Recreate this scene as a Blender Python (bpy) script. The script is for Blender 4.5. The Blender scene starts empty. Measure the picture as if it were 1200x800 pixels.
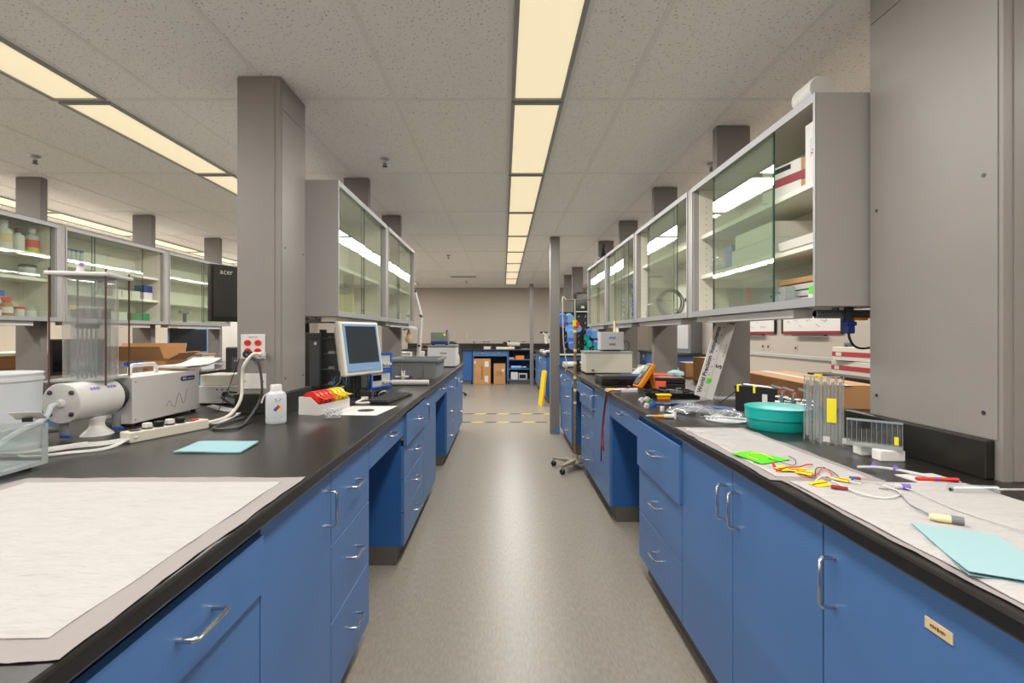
import bpy, bmesh, math, random
from mathutils import Vector, Matrix, noise
random.seed(7)
R = math.radians
scene = bpy.context.scene
COL = scene.collection

# ------------------------------------------------------------------ camera, world, exposure
F = 582.0; VPX, VPY = 590.0, 391.5; HC = 1.285
cd = bpy.data.cameras.new('camera'); cam = bpy.data.objects.new('camera', cd); COL.objects.link(cam)
cam.location = (0, 0, HC); cam.rotation_euler = (R(90), 0, 0)
cd.sensor_width = 36.0; cd.lens = F / 1200 * 36
cd.shift_x = (600 - VPX) / 1200; cd.shift_y = -(400 - VPY) / 1200
cd.clip_start = 0.02
scene.camera = cam
world = bpy.data.worlds.new('world'); scene.world = world; world.use_nodes = True
world.node_tree.nodes['Background'].inputs[0].default_value = (0.9, 0.92, 1, 1)
world.node_tree.nodes['Background'].inputs[1].default_value = 0.3
vs = scene.view_settings
vs.view_transform = 'Standard'; vs.look = 'None'; vs.gamma = 1; vs.use_curve_mapping = False
vs.exposure = 0.0
LAMP_W = 18.5; LAMP_COL = (1.0, 0.975, 0.93); DIFF_E = 0.72

ZC = HC + 1.254      # ceiling
ZT = 0.895           # worktop
def P(px, py, D): return Vector(((px - VPX) * D / F, D, HC - (py - VPY) * D / F))
def G(px, py, z=ZT):
    D = (HC - z) * F / (py - VPY)
    return Vector(((px - VPX) * D / F, D, z))

# ------------------------------------------------------------------ materials
def lin(c):
    if isinstance(c, str): c = tuple(int(c[i:i+2], 16) / 255 for i in (0, 2, 4))
    return tuple((x / 12.92 if x <= .04045 else ((x + .055) / 1.055) ** 2.4) for x in c) + (1,)
MATS = {}
def mat(name, col, rough=.5, metal=0, var=0, vscale=8, vstretch=(1, 1, 1), bump=0, bscale=60, spec=.5, emit=0, trans=0, alpha=1, coat=0):
    m = bpy.data.materials.new(name); m.use_nodes = True; nt = m.node_tree; N = nt.nodes; L = nt.links
    b = N['Principled BSDF']; c = lin(col)
    b.inputs['Base Color'].default_value = c; b.inputs['Roughness'].default_value = rough
    b.inputs['Metallic'].default_value = metal; b.inputs['Specular IOR Level'].default_value = spec
    b.inputs['Coat Weight'].default_value = coat
    if emit: b.inputs['Emission Color'].default_value = c; b.inputs['Emission Strength'].default_value = emit
    if trans: b.inputs['Transmission Weight'].default_value = trans
    if alpha < 1: b.inputs['Alpha'].default_value = alpha
    if var or bump:
        tc = N.new('ShaderNodeTexCoord'); mp = N.new('ShaderNodeMapping'); mp.inputs['Scale'].default_value = vstretch
        L.new(tc.outputs['Object'], mp.inputs['Vector'])
    if var:
        nz = N.new('ShaderNodeTexNoise'); nz.inputs['Scale'].default_value = vscale; nz.inputs['Detail'].default_value = 4
        L.new(mp.outputs['Vector'], nz.inputs['Vector'])
        rp = N.new('ShaderNodeValToRGB'); e = rp.color_ramp.elements
        e[0].position = .3; e[1].position = .7
        e[0].color = tuple(max(0, x * (1 - var)) for x in c[:3]) + (1,)
        e[1].color = tuple(min(1, x * (1 + var)) for x in c[:3]) + (1,)
        L.new(nz.outputs['Fac'], rp.inputs['Fac']); L.new(rp.outputs['Color'], b.inputs['Base Color'])
    if bump:
        n2 = N.new('ShaderNodeTexNoise'); n2.inputs['Scale'].default_value = bscale; n2.inputs['Detail'].default_value = 3
        L.new(mp.outputs['Vector'], n2.inputs['Vector'])
        bp = N.new('ShaderNodeBump'); bp.inputs['Strength'].default_value = bump; bp.inputs['Distance'].default_value = .01
        L.new(n2.outputs['Fac'], bp.inputs['Height']); L.new(bp.outputs['Normal'], b.inputs['Normal'])
    MATS[name] = m; return m
def clear(name, tint, edge, refl=.04, rmax=.8, edgefac=.25, rough=0.0):
    """clear sheet: tinted see-through body, mirror-like surface that grows at grazing angles, pale body colour at the rim"""
    m = bpy.data.materials.new(name); m.use_nodes = True; nt = m.node_tree; N = nt.nodes; L = nt.links
    N.remove(N['Principled BSDF']); out = N['Material Output']
    t = N.new('ShaderNodeBsdfTransparent'); t.inputs[0].default_value = lin(tint)
    g = N.new('ShaderNodeBsdfGlossy'); g.inputs['Roughness'].default_value = rough; g.inputs[0].default_value = (1, 1, 1, 1)
    d = N.new('ShaderNodeBsdfDiffuse'); d.inputs[0].default_value = lin(edge)
    m0 = N.new('ShaderNodeMixShader'); m0.inputs[0].default_value = edgefac
    L.new(t.outputs[0], m0.inputs[1]); L.new(d.outputs[0], m0.inputs[2])
    fr = N.new('ShaderNodeFresnel'); ge = N.new('ShaderNodeNewGeometry'); mi = N.new('ShaderNodeMath'); mi.operation = 'MULTIPLY_ADD'
    mi.inputs[1].default_value = 1 / 1.5 - 1.5; mi.inputs[2].default_value = 1.5      # leaving the sheet reflects as much as entering it
    L.new(ge.outputs['Backfacing'], mi.inputs[0]); L.new(mi.outputs[0], fr.inputs[0])
    mx = N.new('ShaderNodeMixShader'); L.new(fr.outputs[0], mx.inputs[0]); L.new(m0.outputs[0], mx.inputs[1]); L.new(g.outputs[0], mx.inputs[2])
    L.new(mx.outputs[0], out.inputs[0]); MATS[name] = m; return m

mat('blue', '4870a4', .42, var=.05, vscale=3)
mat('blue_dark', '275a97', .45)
mat('worktop', '201e1c', .30, var=.18, vscale=9, bump=.02, bscale=200, spec=.5)
mat('toe', '5b564f', .6)
mat('grey', '8b8681', .45, var=.03, vscale=2)
mat('grey_post', '7d7873', .5)
mat('cab_grey', 'a5a19d', .45)
mat('cream', 'e6e2d4', .5)
mat('alu', 'a3a3a4', .45, metal=.3)
mat('steel', 'c8c8c8', .25, metal=1)
mat('dark_steel', '5a5856', .4, metal=.8)
mat('wall', 'b3aa9f', .8, bump=.03, bscale=150)
mat('tbar', 'f0eeea', .6)
mat('white', 'd2d0cc', .5)
mat('white_gloss', 'd8d6d2', .3)
mat('offwhite', 'dcd8cc', .5)
mat('beige', 'cfc9b9', .5)
mat('black', '131313', .45)
mat('black_gloss', '0c0c0d', .12)
mat('rubber', '1d1c1b', .7)
mat('darkgrey', '3a3a3b', .55)
mat('midgrey', '77787a', .5)
mat('lightgrey', 'bdbdbb', .5)
mat('tubgrey', '85898a', .5)
mat('red', 'd8261c', .4); mat('darkred', '8e1b2b', .5); mat('redstripe', 'b8404a', .5)
mat('orange', 'ee8d12', .45); mat('redorange', 'd8441c', .5)
mat('yellow', 'f2cf12', .45); mat('lemon', 'f5e62a', .5)
mat('green', '59d81f', .6); mat('boxgreen', '2d7d4a', .5)
mat('teal', '14a9a2', .35); mat('tealdark', '107c88', .4)
mat('navy', '1d3474', .4); mat('royal', '2458b8', .4); mat('cyanpaper', '96b6ba', .7); mat('cyanpaper2', '86aeb6', .7)
mat('bottleblue', '5d86d6', .35); mat('bottlesky', '7fb2e6', .35)
mat('purple', '7d68c4', .45)
mat('card', 'b98b5c', .8, var=.06, vscale=5); mat('card_dark', '7b5330', .8); mat('wood', '8a5a2d', .55, var=.15, vscale=6, vstretch=(1, 1, 8))
mat('paper', 'd8d5d1', .8); mat('print', '26262a', .8)
mat('pad', 'b3afad', .9, bump=.9, bscale=24, var=.03, vscale=14, vstretch=(1, 3, 1)); mat('pad_edge', '948d8b', .9, bump=.2, bscale=20)
mat('bluebezel', '7f9fc6', .4); mat('screen', '2a2f38', .25)
mat('instr_green', '6b8f5a', .5)
mat('rust', '8a7458', .6, metal=.3, var=.3, vscale=40); mat('castiron', '8f8776', .55, metal=.3, var=.25, vscale=25)
mat('liquid_blue', '2b5c9c', .2); mat('liquid_yellow', 'c9c02a', .2); mat('liquid_brown', 'a0703f', .3)
mat('plastic_clear', 'dfe4e4', .25, alpha=.65); mat('translucent', 'd3d7dc', .35, alpha=.9)
mat('copper', '5b3f35', .5, metal=.3)
mat('pale_yellow', 'e4dca8', .5); mat('tan', 'd8bf94', .6)
mat('foam', 'f0efea', .8)
mat('skytape', '3f86c8', .5)
clear('glass', 'f7fbf6', 'd0dcd0', edgefac=.03)
clear('glass_edge', '3d6b62', '2f5c54', edgefac=.7)
clear('acrylic', 'f8fafa', 'd4d8d8', edgefac=.045)
clear('acrylic_frost', 'f4f5f5', 'c6c8c8', edgefac=.17, rough=.05)
clear('acrylic_edge', 'dfe5e6', 'c6cccd', edgefac=.45)
clear('poly', 'f6f7f8', 'd0d4d8', edgefac=.2, rough=.12)

def floor_mat():
    m = bpy.data.materials.new('lino'); m.use_nodes = True; nt = m.node_tree; N = nt.nodes; L = nt.links; b = N['Principled BSDF']
    tc = N.new('ShaderNodeTexCoord'); mp = N.new('ShaderNodeMapping'); mp.inputs['Scale'].default_value = (70, 16, 1)
    L.new(tc.outputs['Object'], mp.inputs[0])
    a = N.new('ShaderNodeTexNoise'); a.inputs['Scale'].default_value = 1.6; a.inputs['Detail'].default_value = 5; L.new(mp.outputs[0], a.inputs['Vector'])
    r = N.new('ShaderNodeValToRGB'); e = r.color_ramp.elements
    e[0].position = .25; e[0].color = lin('82796e'); e[1].position = .75; e[1].color = lin('979084')
    L.new(a.outputs['Fac'], r.inputs[0]); L.new(r.outputs[0], b.inputs['Base Color'])
    b.inputs['Roughness'].default_value = .34; b.inputs['Specular IOR Level'].default_value = .45
    MATS['lino'] = m
def tile_mat():
    m = bpy.data.materials.new('ceiling_tile'); m.use_nodes = True; nt = m.node_tree; N = nt.nodes; L = nt.links; b = N['Principled BSDF']
    g = N.new('ShaderNodeNewGeometry'); mp = N.new('ShaderNodeMapping'); mp.inputs['Scale'].default_value = (1, 1, 1); L.new(g.outputs['Position'], mp.inputs[0])
    w = N.new('ShaderNodeTexNoise'); w.inputs['Scale'].default_value = 85; w.inputs['Detail'].default_value = 2.0; w.inputs['Roughness'].default_value = .65; L.new(mp.outputs[0], w.inputs['Vector'])
    r = N.new('ShaderNodeValToRGB'); e = r.color_ramp.elements
    e[0].position = .31; e[0].color = lin('b3aba0'); e[1].position = .39; e[1].color = lin('faf8f5')
    L.new(w.outputs['Fac'], r.inputs[0]); L.new(r.outputs[0], b.inputs['Base Color'])
    bp = N.new('ShaderNodeBump'); bp.inputs['Strength'].default_value = .15; bp.inputs['Distance'].default_value = .004
    L.new(w.outputs['Fac'], bp.inputs['Height']); L.new(bp.outputs[0], b.inputs['Normal'])
    b.inputs['Roughness'].default_value = .9; MATS['ceiling_tile'] = m
def stripe_mat():
    m = bpy.data.materials.new('hazard'); m.use_nodes = True; nt = m.node_tree; N = nt.nodes; L = nt.links; b = N['Principled BSDF']
    tc = N.new('ShaderNodeTexCoord'); mp = N.new('ShaderNodeMapping'); mp.inputs['Rotation'].default_value = (0, 0, R(40)); L.new(tc.outputs['Object'], mp.inputs[0])
    w = N.new('ShaderNodeTexWave'); w.inputs['Scale'].default_value = 1.1; L.new(mp.outputs[0], w.inputs['Vector'])
    r = N.new('ShaderNodeValToRGB'); r.color_ramp.interpolation = 'CONSTANT'; e = r.color_ramp.elements
    e[0].color = lin('d9bf2a'); e[1].position = .5; e[1].color = lin('25231f'); L.new(w.outputs['Fac'], r.inputs[0]); L.new(r.outputs[0], b.inputs['Base Color'])
    MATS['hazard'] = m
def emit_mat():
    m = bpy.data.materials.new('diffuser'); m.use_nodes = True; b = m.node_tree.nodes['Principled BSDF']
    b.inputs['Base Color'].default_value = lin('e8e2cf'); b.inputs['Emission Color'].default_value = (.95, .79, .50, 1); b.inputs['Emission Strength'].default_value = DIFF_E
    b.inputs['Roughness'].default_value = .5; MATS['diffuser'] = m
floor_mat(); tile_mat(); stripe_mat(); emit_mat()

# ------------------------------------------------------------------ mesh helpers
class MB:
    def __init__(s): s.v = []; s.f = []; s.sm = []
    def add(s, v, f, sm=False):
        o = len(s.v); s.v += [tuple(p) for p in v]; s.f += [tuple(i + o for i in q) for q in f]; s.sm += [sm] * len(f); return s
    def box(s, x0, x1, y0, y1, z0, z1):
        v = [(x, y, z) for z in (z0, z1) for y in (y0, y1) for x in (x0, x1)]
        return s.add(v, [(0, 2, 3, 1), (4, 5, 7, 6), (0, 1, 5, 4), (2, 6, 7, 3), (0, 4, 6, 2), (1, 3, 7, 5)])
    def obox(s, c, sz, M=None, rz=0):
        M = M or Matrix.Rotation(rz, 3, 'Z'); c = Vector(c)
        v = [c + M @ Vector((x * sz[0] / 2, y * sz[1] / 2, z * sz[2] / 2)) for z in (-1, 1) for y in (-1, 1) for x in (-1, 1)]
        return s.add(v, [(0, 2, 3, 1), (4, 5, 7, 6), (0, 1, 5, 4), (2, 6, 7, 3), (0, 4, 6, 2), (1, 3, 7, 5)])
    def cyl(s, a, b, r, r2=None, n=16, cap=True):
        a = Vector(a); b = Vector(b); r2 = r if r2 is None else r2
        d = (b - a).normalized(); u = d.orthogonal().normalized(); w = d.cross(u)
        v = []
        for c, rr in ((a, r), (b, r2)):
            for i in range(n):
                t = 2 * math.pi * i / n; v.append(c + (u * math.cos(t) + w * math.sin(t)) * rr)
        s.add(v, [(i, (i + 1) % n, n + (i + 1) % n, n + i) for i in range(n)], True)
        if cap: s.add(v, [tuple(range(n - 1, -1, -1)), tuple(range(n, 2 * n))])
        return s
    def tube(s, pts, r, n=7, sub=5, closed=False):
        p = [Vector(q) for q in pts]
        if sub > 1 and len(p) > 2:
            o = []; m = len(p)
            for i in range(m if closed else m - 1):
                if closed: a, b, c, d = p[(i - 1) % m], p[i], p[(i + 1) % m], p[(i + 2) % m]
                else: a, b, c, d = p[max(i - 1, 0)], p[i], p[i + 1], p[min(i + 2, m - 1)]
                for k in range(sub):
                    t = k / sub
                    o.append(.5 * ((2 * b) + (c - a) * t + (2 * a - 5 * b + 4 * c - d) * t * t + (3 * b - a - 3 * c + d) * t ** 3))
            if not closed: o.append(p[-1])
            p = o
        m = len(p); v = []; u = None
        for i in range(m):
            if closed: d = p[(i + 1) % m] - p[(i - 1) % m]
            else: d = p[min(i + 1, m - 1)] - p[max(i - 1, 0)]
            if d.length < 1e-9: d = Vector((0, 0, 1))
            d.normalize()
            if u is None: u = d.orthogonal().normalized()
            else:
                u = u - d * u.dot(d)
                u = u.normalized() if u.length > 1e-6 else d.orthogonal().normalized()
            w = d.cross(u)
            for k in range(n):
                t = 2 * math.pi * k / n; v.append(p[i] + (u * math.cos(t) + w * math.sin(t)) * r)
        fs = [(i * n + k, i * n + (k + 1) % n, ((i + 1) % m) * n + (k + 1) % n, ((i + 1) % m) * n + k) for i in range(m if closed else m - 1) for k in range(n)]
        s.add(v, fs, True)
        if not closed: s.add(v, [tuple(range(n - 1, -1, -1)), tuple(range((m - 1) * n, m * n))])
        return s
    def lathe(s, prof, c=(0, 0, 0), n=24, M=None, sx=1, sy=1):
        c = Vector(c); v = []
        for r, z in prof:
            for i in range(n):
                t = 2 * math.pi * i / n; q = Vector((r * math.cos(t) * sx, r * math.sin(t) * sy, z)); v.append(c + (M @ q if M else q))
        m = len(prof)
        s.add(v, [(j * n + i, j * n + (i + 1) % n, (j + 1) * n + (i + 1) % n, (j + 1) * n + i) for j in range(m - 1) for i in range(n)], True)
        caps = []
        if prof[0][0] > 1e-6: caps.append(tuple(range(n - 1, -1, -1)))
        if prof[-1][0] > 1e-6: caps.append(tuple(range((m - 1) * n, m * n)))
        if caps: s.add(v, caps)
        return s
    def prism(s, poly, h, M=None):
        """poly in local xy, extruded 0..h along local z, then M (4x4)"""
        n = len(poly); v = [Vector((x, y, z)) for z in (0, h) for x, y in poly]
        if M: v = [M @ q for q in v]
        return s.add(v, [tuple(range(n - 1, -1, -1)), tuple(range(n, 2 * n))] + [(i, (i + 1) % n, n + (i + 1) % n, n + i) for i in range(n)])
    def sheet(s, fn, nx, ny, th):
        """fn(u,v)->Vector, thickened downwards by th"""
        top = [fn(i / nx, j / ny) for j in range(ny + 1) for i in range(nx + 1)]; k = len(top); W = nx + 1
        v = top + [p - Vector((0, 0, th)) for p in top]; f = []
        for j in range(ny):
            for i in range(nx):
                a = j * W + i; f.append((a, a + 1, a + W + 1, a + W)); f.append((k + a, k + a + W, k + a + W + 1, k + a + 1))
        rim = [i for i in range(W)] + [j * W + nx for j in range(1, ny + 1)] + [ny * W + i for i in range(nx - 1, -1, -1)] + [j * W for j in range(ny - 1, 0, -1)]
        f += [(rim[i], k + rim[i], k + rim[(i + 1) % len(rim)], rim[(i + 1) % len(rim)]) for i in range(len(rim))]
        return s.add(v, f, True)
    def build(s, name, m, parent=None, bev=0, label=None, kind=None, loc=None, rz=0, recalc=True):
        me = bpy.data.meshes.new(name); me.from_pydata(s.v, [], s.f); me.polygons.foreach_set('use_smooth', s.sm)
        if recalc:
            bm = bmesh.new(); bm.from_mesh(me)
            bmesh.ops.remove_doubles(bm, verts=bm.verts, dist=1e-6)
            bmesh.ops.recalc_face_normals(bm, faces=bm.faces); bm.to_mesh(me); bm.free()
        me.materials.append(MATS[m] if isinstance(m, str) else m)
        if any(s.sm): me.set_sharp_from_angle(angle=R(40))
        o = bpy.data.objects.new(name, me); COL.objects.link(o)
        if parent: o.parent = parent
        if loc is not None: o.location = loc
        if rz: o.rotation_euler.z = rz
        if bev:
            b = o.modifiers.new('bevel', 'BEVEL'); b.width = bev; b.segments = 2; b.limit_method = 'ANGLE'; b.angle_limit = R(40)
        if label: o['label'] = label
        if kind: o['kind'] = kind
        return o
def tag(o, label, cat, group=None, kind=None):
    o['label'] = label; o['category'] = cat
    if group: o['group'] = group
    if kind: o['kind'] = kind
    return o
def thing(name, label, cat, loc=(0, 0, 0), rz=0, group=None):
    o = bpy.data.objects.new(name, None); COL.objects.link(o); o.empty_display_size = .05
    o.location = loc; o.rotation_euler = (0, 0, rz); return tag(o, label, cat, group)
def dup(root, loc, rz=None, label=None, group=None):
    r = root.copy(); COL.objects.link(r); r.location = loc
    if rz is not None: r.rotation_euler.z = rz
    if label: r['label'] = label
    if group: r['group'] = group
    for ch in list(root.children):
        c = ch.copy(); COL.objects.link(c); c.parent = r
        for g in ch.children:
            d = g.copy(); COL.objects.link(d); d.parent = c
    return r
def struct(name, mb, m, **k):
    o = mb.build(name, m, **k); o['kind'] = 'structure'; return o
B = lambda *a: MB().box(*a)
def text(parent, body, size, loc, rot, m, name='lettering', bold=0, ex=.0004):
    """flat lettering: converted to a mesh part"""
    cu = bpy.data.curves.new(name, 'FONT'); cu.body = body; cu.size = size; cu.align_x = 'CENTER'; cu.align_y = 'CENTER'; cu.extrude = ex; cu.offset = bold; cu.resolution_u = 2
    t = bpy.data.objects.new(name, cu); COL.objects.link(t)
    me = bpy.data.meshes.new_from_object(t.evaluated_get(bpy.context.evaluated_depsgraph_get()))
    bpy.data.objects.remove(t); me.materials.clear(); me.materials.append(MATS[m])
    o = bpy.data.objects.new(name, me); COL.objects.link(o); o.parent = parent; o.location = loc; o.rotation_euler = rot
    return o

# ------------------------------------------------------------------ room shell
XL, XR, YB, YF = -5.05, 3.95, 13.5, -2.3
struct('floor', B(XL - .1, XR + .1, YF - .1, YB + .1, -.1, 0), 'lino')
struct('wall_back', B(XL - .1, XR + .1, YB, YB + .1, 0, ZC + .2), 'wall')
struct('wall_front', B(XL - .1, XR + .1, YF - .1, YF, 0, ZC + .2), 'wall')
struct('wall_left', B(XL - .1, XL, YF, YB, 0, ZC + .2), 'wall')
struct('wall_right', B(XR, XR + .1, YF, YB, 0, ZC + .2), 'wall')
struct('baseboard_right', B(XR - .012, XR, YF, YB, 0, .1), 'toe')
struct('baseboard_left', B(XL, XL + .012, YF, YB, 0, .1), 'toe')
struct('baseboard_back', B(XL + .012, XR - .012, YB - .012, YB, 0, .1), 'toe')
ceil = struct('ceiling', B(XL - .1, XR + .1, YF - .1, YB + .1, ZC + .12, ZC + .2), 'tbar')
GX0, GY0 = .03, 2.662
xl = [GX0 + .61 * k for k in range(-8, 7)]
yl = [GY0 + 1.22 * k for k in range(-4, 9)]
bays = {0, 4, -4, -8}
xs = []                                 # (x0,x1,is_light)
xs.append((XL, xl[0], False))
for k in range(-8, 6):
    a = GX0 + .61 * k
    if k in bays: xs += [(a, a + .305, True), (a + .305, a + .61, False)]
    else: xs.append((a, a + .61, False))
xs.append((xl[-1], XR, False))
ys = [(YF, yl[0])] + list(zip(yl[:-1], yl[1:])) + [(yl[-1], YB)]
tcache = {}
def tile(x0, x1, y0, y1):
    key = (round(x1 - x0, 3), round(y1 - y0, 3)); w, l = key
    if key not in tcache:
        o = B(-w / 2 + .002, w / 2 - .002, -l / 2 + .002, l / 2 - .002, 0, .02).build('ceiling_tile', 'ceiling_tile', ceil); tcache[key] = o
    else:
        o = tcache[key].copy(); COL.objects.link(o)
    o.location = ((x0 + x1) / 2, (y0 + y1) / 2, ZC + .004)
for x0, x1, li in xs:
    for j, (y0, y1) in enumerate(ys):
        if not (li and 0 < j < len(ys) - 1): tile(x0, x1, y0, y1)
tb = .024
run = B(-tb / 2, tb / 2, YF, YB, 0, .004).build('main_tee', 'tbar', ceil); run.location = (xl[0], 0, ZC)
for x in xl[1:] + [GX0 + .61 * k + .305 for k in bays]:
    o = run.copy(); COL.objects.link(o); o.location.x = x
cr = B(XL, XR, -tb / 2, tb / 2, .0005, .0038).build('cross_tee', 'tbar', ceil); cr.location = (0, yl[0], ZC)
for y in yl[1:]:
    o = cr.copy(); COL.objects.link(o); o.location.y = y

# ceiling troffers: a lens in a metal frame, with the tube light of that lamp right below the lens
ld = bpy.data.lights.new('tube_light', 'AREA'); ld.shape = 'RECTANGLE'; ld.size = .26; ld.size_y = 1.1; ld.energy = LAMP_W; ld.color = LAMP_COL
tro = None
ORD = ['first', 'second', 'third', 'fourth', 'fifth', 'sixth', 'seventh', 'eighth', 'ninth', 'tenth', 'eleventh', 'twelfth', 'thirteenth']
rows = {0: 'lit cream ceiling light above the aisle between the two benches',
        -4: 'cream ceiling light in the row beyond the tower bench',
        -8: 'ceiling light along the wall behind the bottle cabinets',
        4: 'ceiling light in the row along the whiteboard wall'}
lab = lambda k, j: rows[k] + ', ' + ORD[len(ys) - 2 - j] + ' from the back wall'
for k in (0, -4, -8, 4):
    for j in range(1, len(ys) - 1):
        x = GX0 + .61 * k + .1525; y = (ys[j][0] + ys[j][1]) / 2
        if tro is None:
            tro = thing('ceiling_light', lab(k, j), 'ceiling light', (x, y, ZC), 0, 'ceiling lights over the aisle')
            hw, hl = .1405, .597
            m = MB(); m.box(-hw, -hw + .02, -hl, hl, -.012, .05); m.box(hw - .02, hw, -hl, hl, -.012, .05)
            m.box(-hw + .02, hw - .02, -hl, -hl + .02, -.012, .05); m.box(-hw + .02, hw - .02, hl - .02, hl, -.012, .05)
            m.build('frame', 'alu', tro)
            B(-hw + .02, hw - .02, -hl + .02, hl - .02, -.004, .03).build('lens', 'diffuser', tro)
            lo = bpy.data.objects.new('tube_light', ld); COL.objects.link(lo); lo.parent = tro; lo.location = (0, 0, -.014)
        else:
            dup(tro, (x, y, ZC), label=lab(k, j), group='ceiling lights ' + {0: 'over the aisle', -4: 'beyond the tower bench', -8: 'along the bottle wall', 4: 'along the whiteboard wall'}[k])

# sprinklers and vent
spk = None
for (x, y, lb) in ((-.85, 3.56, 'small steel sprinkler head nearest the grey column with red sockets'), (-3.3, 3.5, 'small steel sprinkler head above the bottle cabinets'),
               (1.53, 3.65, 'dark sprinkler head beside the post above the glass cabinet with cartons'), (-.875, 7.9, 'small sprinkler head over the cross aisle with striped tape'), (-.87, 11.7, 'small sprinkler head between ceiling vent and back wall')):
    if spk is None:
        spk = thing('sprinkler_head', lb, 'sprinkler', (x, y, ZC), 0, 'ceiling sprinklers')
        MB().lathe([(.0, 0), (.034, 0), (.03, -.006), (.012, -.008), (.012, -.03), (0, -.03)]).build('collar', 'steel', spk)
        m = MB(); m.cyl((-.014, 0, -.03), (-.006, 0, -.05), .003, n=6); m.cyl((.014, 0, -.03), (.006, 0, -.05), .003, n=6); m.cyl((0, 0, -.05), (0, 0, -.054), .018, n=12); m.cyl((0, 0, -.03), (0, 0, -.05), .004, n=6)
        m.build('deflector', 'dark_steel', spk)
    else: dup(spk, (x, y, ZC), label=lb)
v = thing('air_vent', 'slotted white air vent in the ceiling before the back wall', 'vent', (-.87, 10.8, ZC))
B(-.30, .30, -.10, .10, -.008, 0).build('frame', 'tbar', v)
for i in range(4): B(-.27, .27, -.075 + i * .042, -.05 + i * .042, -.012, -.008).build('slat', 'midgrey', v)
# ------------------------------------------------------------------ benches: worktops, base cabinets
EDL, EDR = -.527, .710        # worktop front edges
FL, FR = -.552, .727          # cabinet faces
ZB = ZT - .035
tag(B(-1.95, EDL, -.6, 6.72, ZB, ZT).build('worktop', 'worktop', bev=.006), 'long black worktop carrying the acrylic tower and the monitor', 'worktop')
tag(B(EDR, 2.05, -.6, 6.37, ZB, ZT).build('worktop', 'worktop', bev=.006), 'long black worktop carrying the teal tub and the grey water bath', 'worktop')
tag(B(-4.42, -3.15, 2.0, 7.3, ZB, ZT).build('worktop', 'worktop', bev=.006), 'black worktop under the cabinets full of bottles', 'worktop')

hcache = {}
def handle(parent, x, z, vertical, L=.10, y=0):
    key = (vertical, L)
    if key not in hcache:
        h = L / 2; d = .032; r = .0048
        pts = [(-h, .0, 0), (-h, -d + .006, 0), (-h + .006, -d, 0), (h - .006, -d, 0), (h, -d + .006, 0), (h, .0, 0)]
        if vertical: pts = [(0, b, a) for a, b, c in pts]
        o = MB().tube(pts, r, n=8, sub=1).build('handle', 'steel', parent); hcache[key] = o
    else:
        o = hcache[key].copy(); COL.objects.link(o); o.parent = parent
    o.location = (x, y, z); return o
def drawer(t, x0, x1, z0, z1, out=0, blank=False):
    o = B(x0 + .002, x1 - .002, -out, .02 - out, z0 + .002, z1 - .002).build('drawer', 'blue', t, bev=.0015)
    if not blank: handle(o, (x0 + x1) / 2, (z0 + z1) / 2 + .01, False, y=-out)
    if out:
        m = MB(); m.box(x0 + .015, x0 + .027, .02 - out, .3, z0 + .03, z1 - .05); m.box(x1 - .027, x1 - .015, .02 - out, .3, z0 + .03, z1 - .05); m.build('drawer_box', 'beige', o)
    return o
def door(t, x0, x1, z0, z1, hs=None):
    o = B(x0 + .002, x1 - .002, 0, .02, z0 + .002, z1 - .002).build('door', 'blue', t, bev=.0015)
    if hs is not None: handle(o, x1 - .04 if hs > 0 else x0 + .04, z1 - .115, True, L=.108)
    return o
Z0, Z1 = .105, ZB - .004
def carcass(t, w, depth=.55, toe=.048):
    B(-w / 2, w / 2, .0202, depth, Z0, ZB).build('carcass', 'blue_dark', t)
    B(-w / 2, w / 2, toe, depth - .02, 0, Z0).build('toe_kick', 'toe', t)
SID = {'L': (FL, R(90), 1), 'R': (FR, R(-90), -1)}
def cabinet(side, y0, y1, kind, label, group=None, X=None, **k):
    x, rz, s = SID[side]
    if X is not None: x = X
    t = thing('base_cabinet', label, 'cabinet', (x, (y0 + y1) / 2, 0), rz, group); w = y1 - y0 - .001; h = w / 2
    carcass(t, w)
    if kind == 'doors2': door(t, -h, 0, Z0, Z1, 1); door(t, 0, h, Z0, Z1, -1)
    elif kind == 'combo': drawer(t, -h, h, .70, Z1 - k['gap'], out=k['out']); door(t, -h, h, Z0, .70)
    elif kind == 'door': door(t, -h, h, Z0, Z1, k.get('far', 1) * s)
    else:
        n = int(kind[-1]); top = Z1 - k.get('gap', 0); zz = [Z0 + (top - Z0) * i / n for i in range(n + 1)]
        for i in range(n): drawer(t, -h, h, zz[i], zz[i + 1], out=k.get('out', 0) if i == n - 1 else 0)
    return t
def knee(side, y0, y1, label, X=None):
    x, rz, s = SID[side]
    if X is not None: x = X
    t = thing('kneehole_table', label, 'kneehole desk', (x, (y0 + y1) / 2, 0), rz); w = y1 - y0 - .002; h = w / 2
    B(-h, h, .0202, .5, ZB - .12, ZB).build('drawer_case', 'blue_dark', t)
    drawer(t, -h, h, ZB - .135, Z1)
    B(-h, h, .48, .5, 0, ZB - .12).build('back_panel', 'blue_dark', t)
    return t
T, U = 'beside the acrylic tower bench aisle', ''
cabinet('L', -.55, .10, 'doors2', 'blue two-door base cabinet at the near end under the tower worktop')
cabinet('L', .10, .62, 'door', 'blue one-door base cabinet at the near end under the tower worktop')
cabinet('L', .62, 1.127, 'combo', 'blue cabinet with a shallow ajar drawer over a door, below the large white pad', gap=.022, out=.010)
cabinet('L', 1.127, 1.59, 'door', 'single-door blue cabinet between the ajar drawer and a three-drawer cabinet, tower worktop')
cabinet('L', 1.59, 2.04, 'drawers3', 'blue three-drawer cabinet next to the kneehole nearest the large white pad')
knee('L', 2.04, 2.76, 'shallow blue kneehole drawer below the wash bottle and tape rack')
cabinet('L', 2.76, 3.44, 'drawers4', 'blue four-drawer cabinet below the beige monitor', gap=.01, out=.015)
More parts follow.
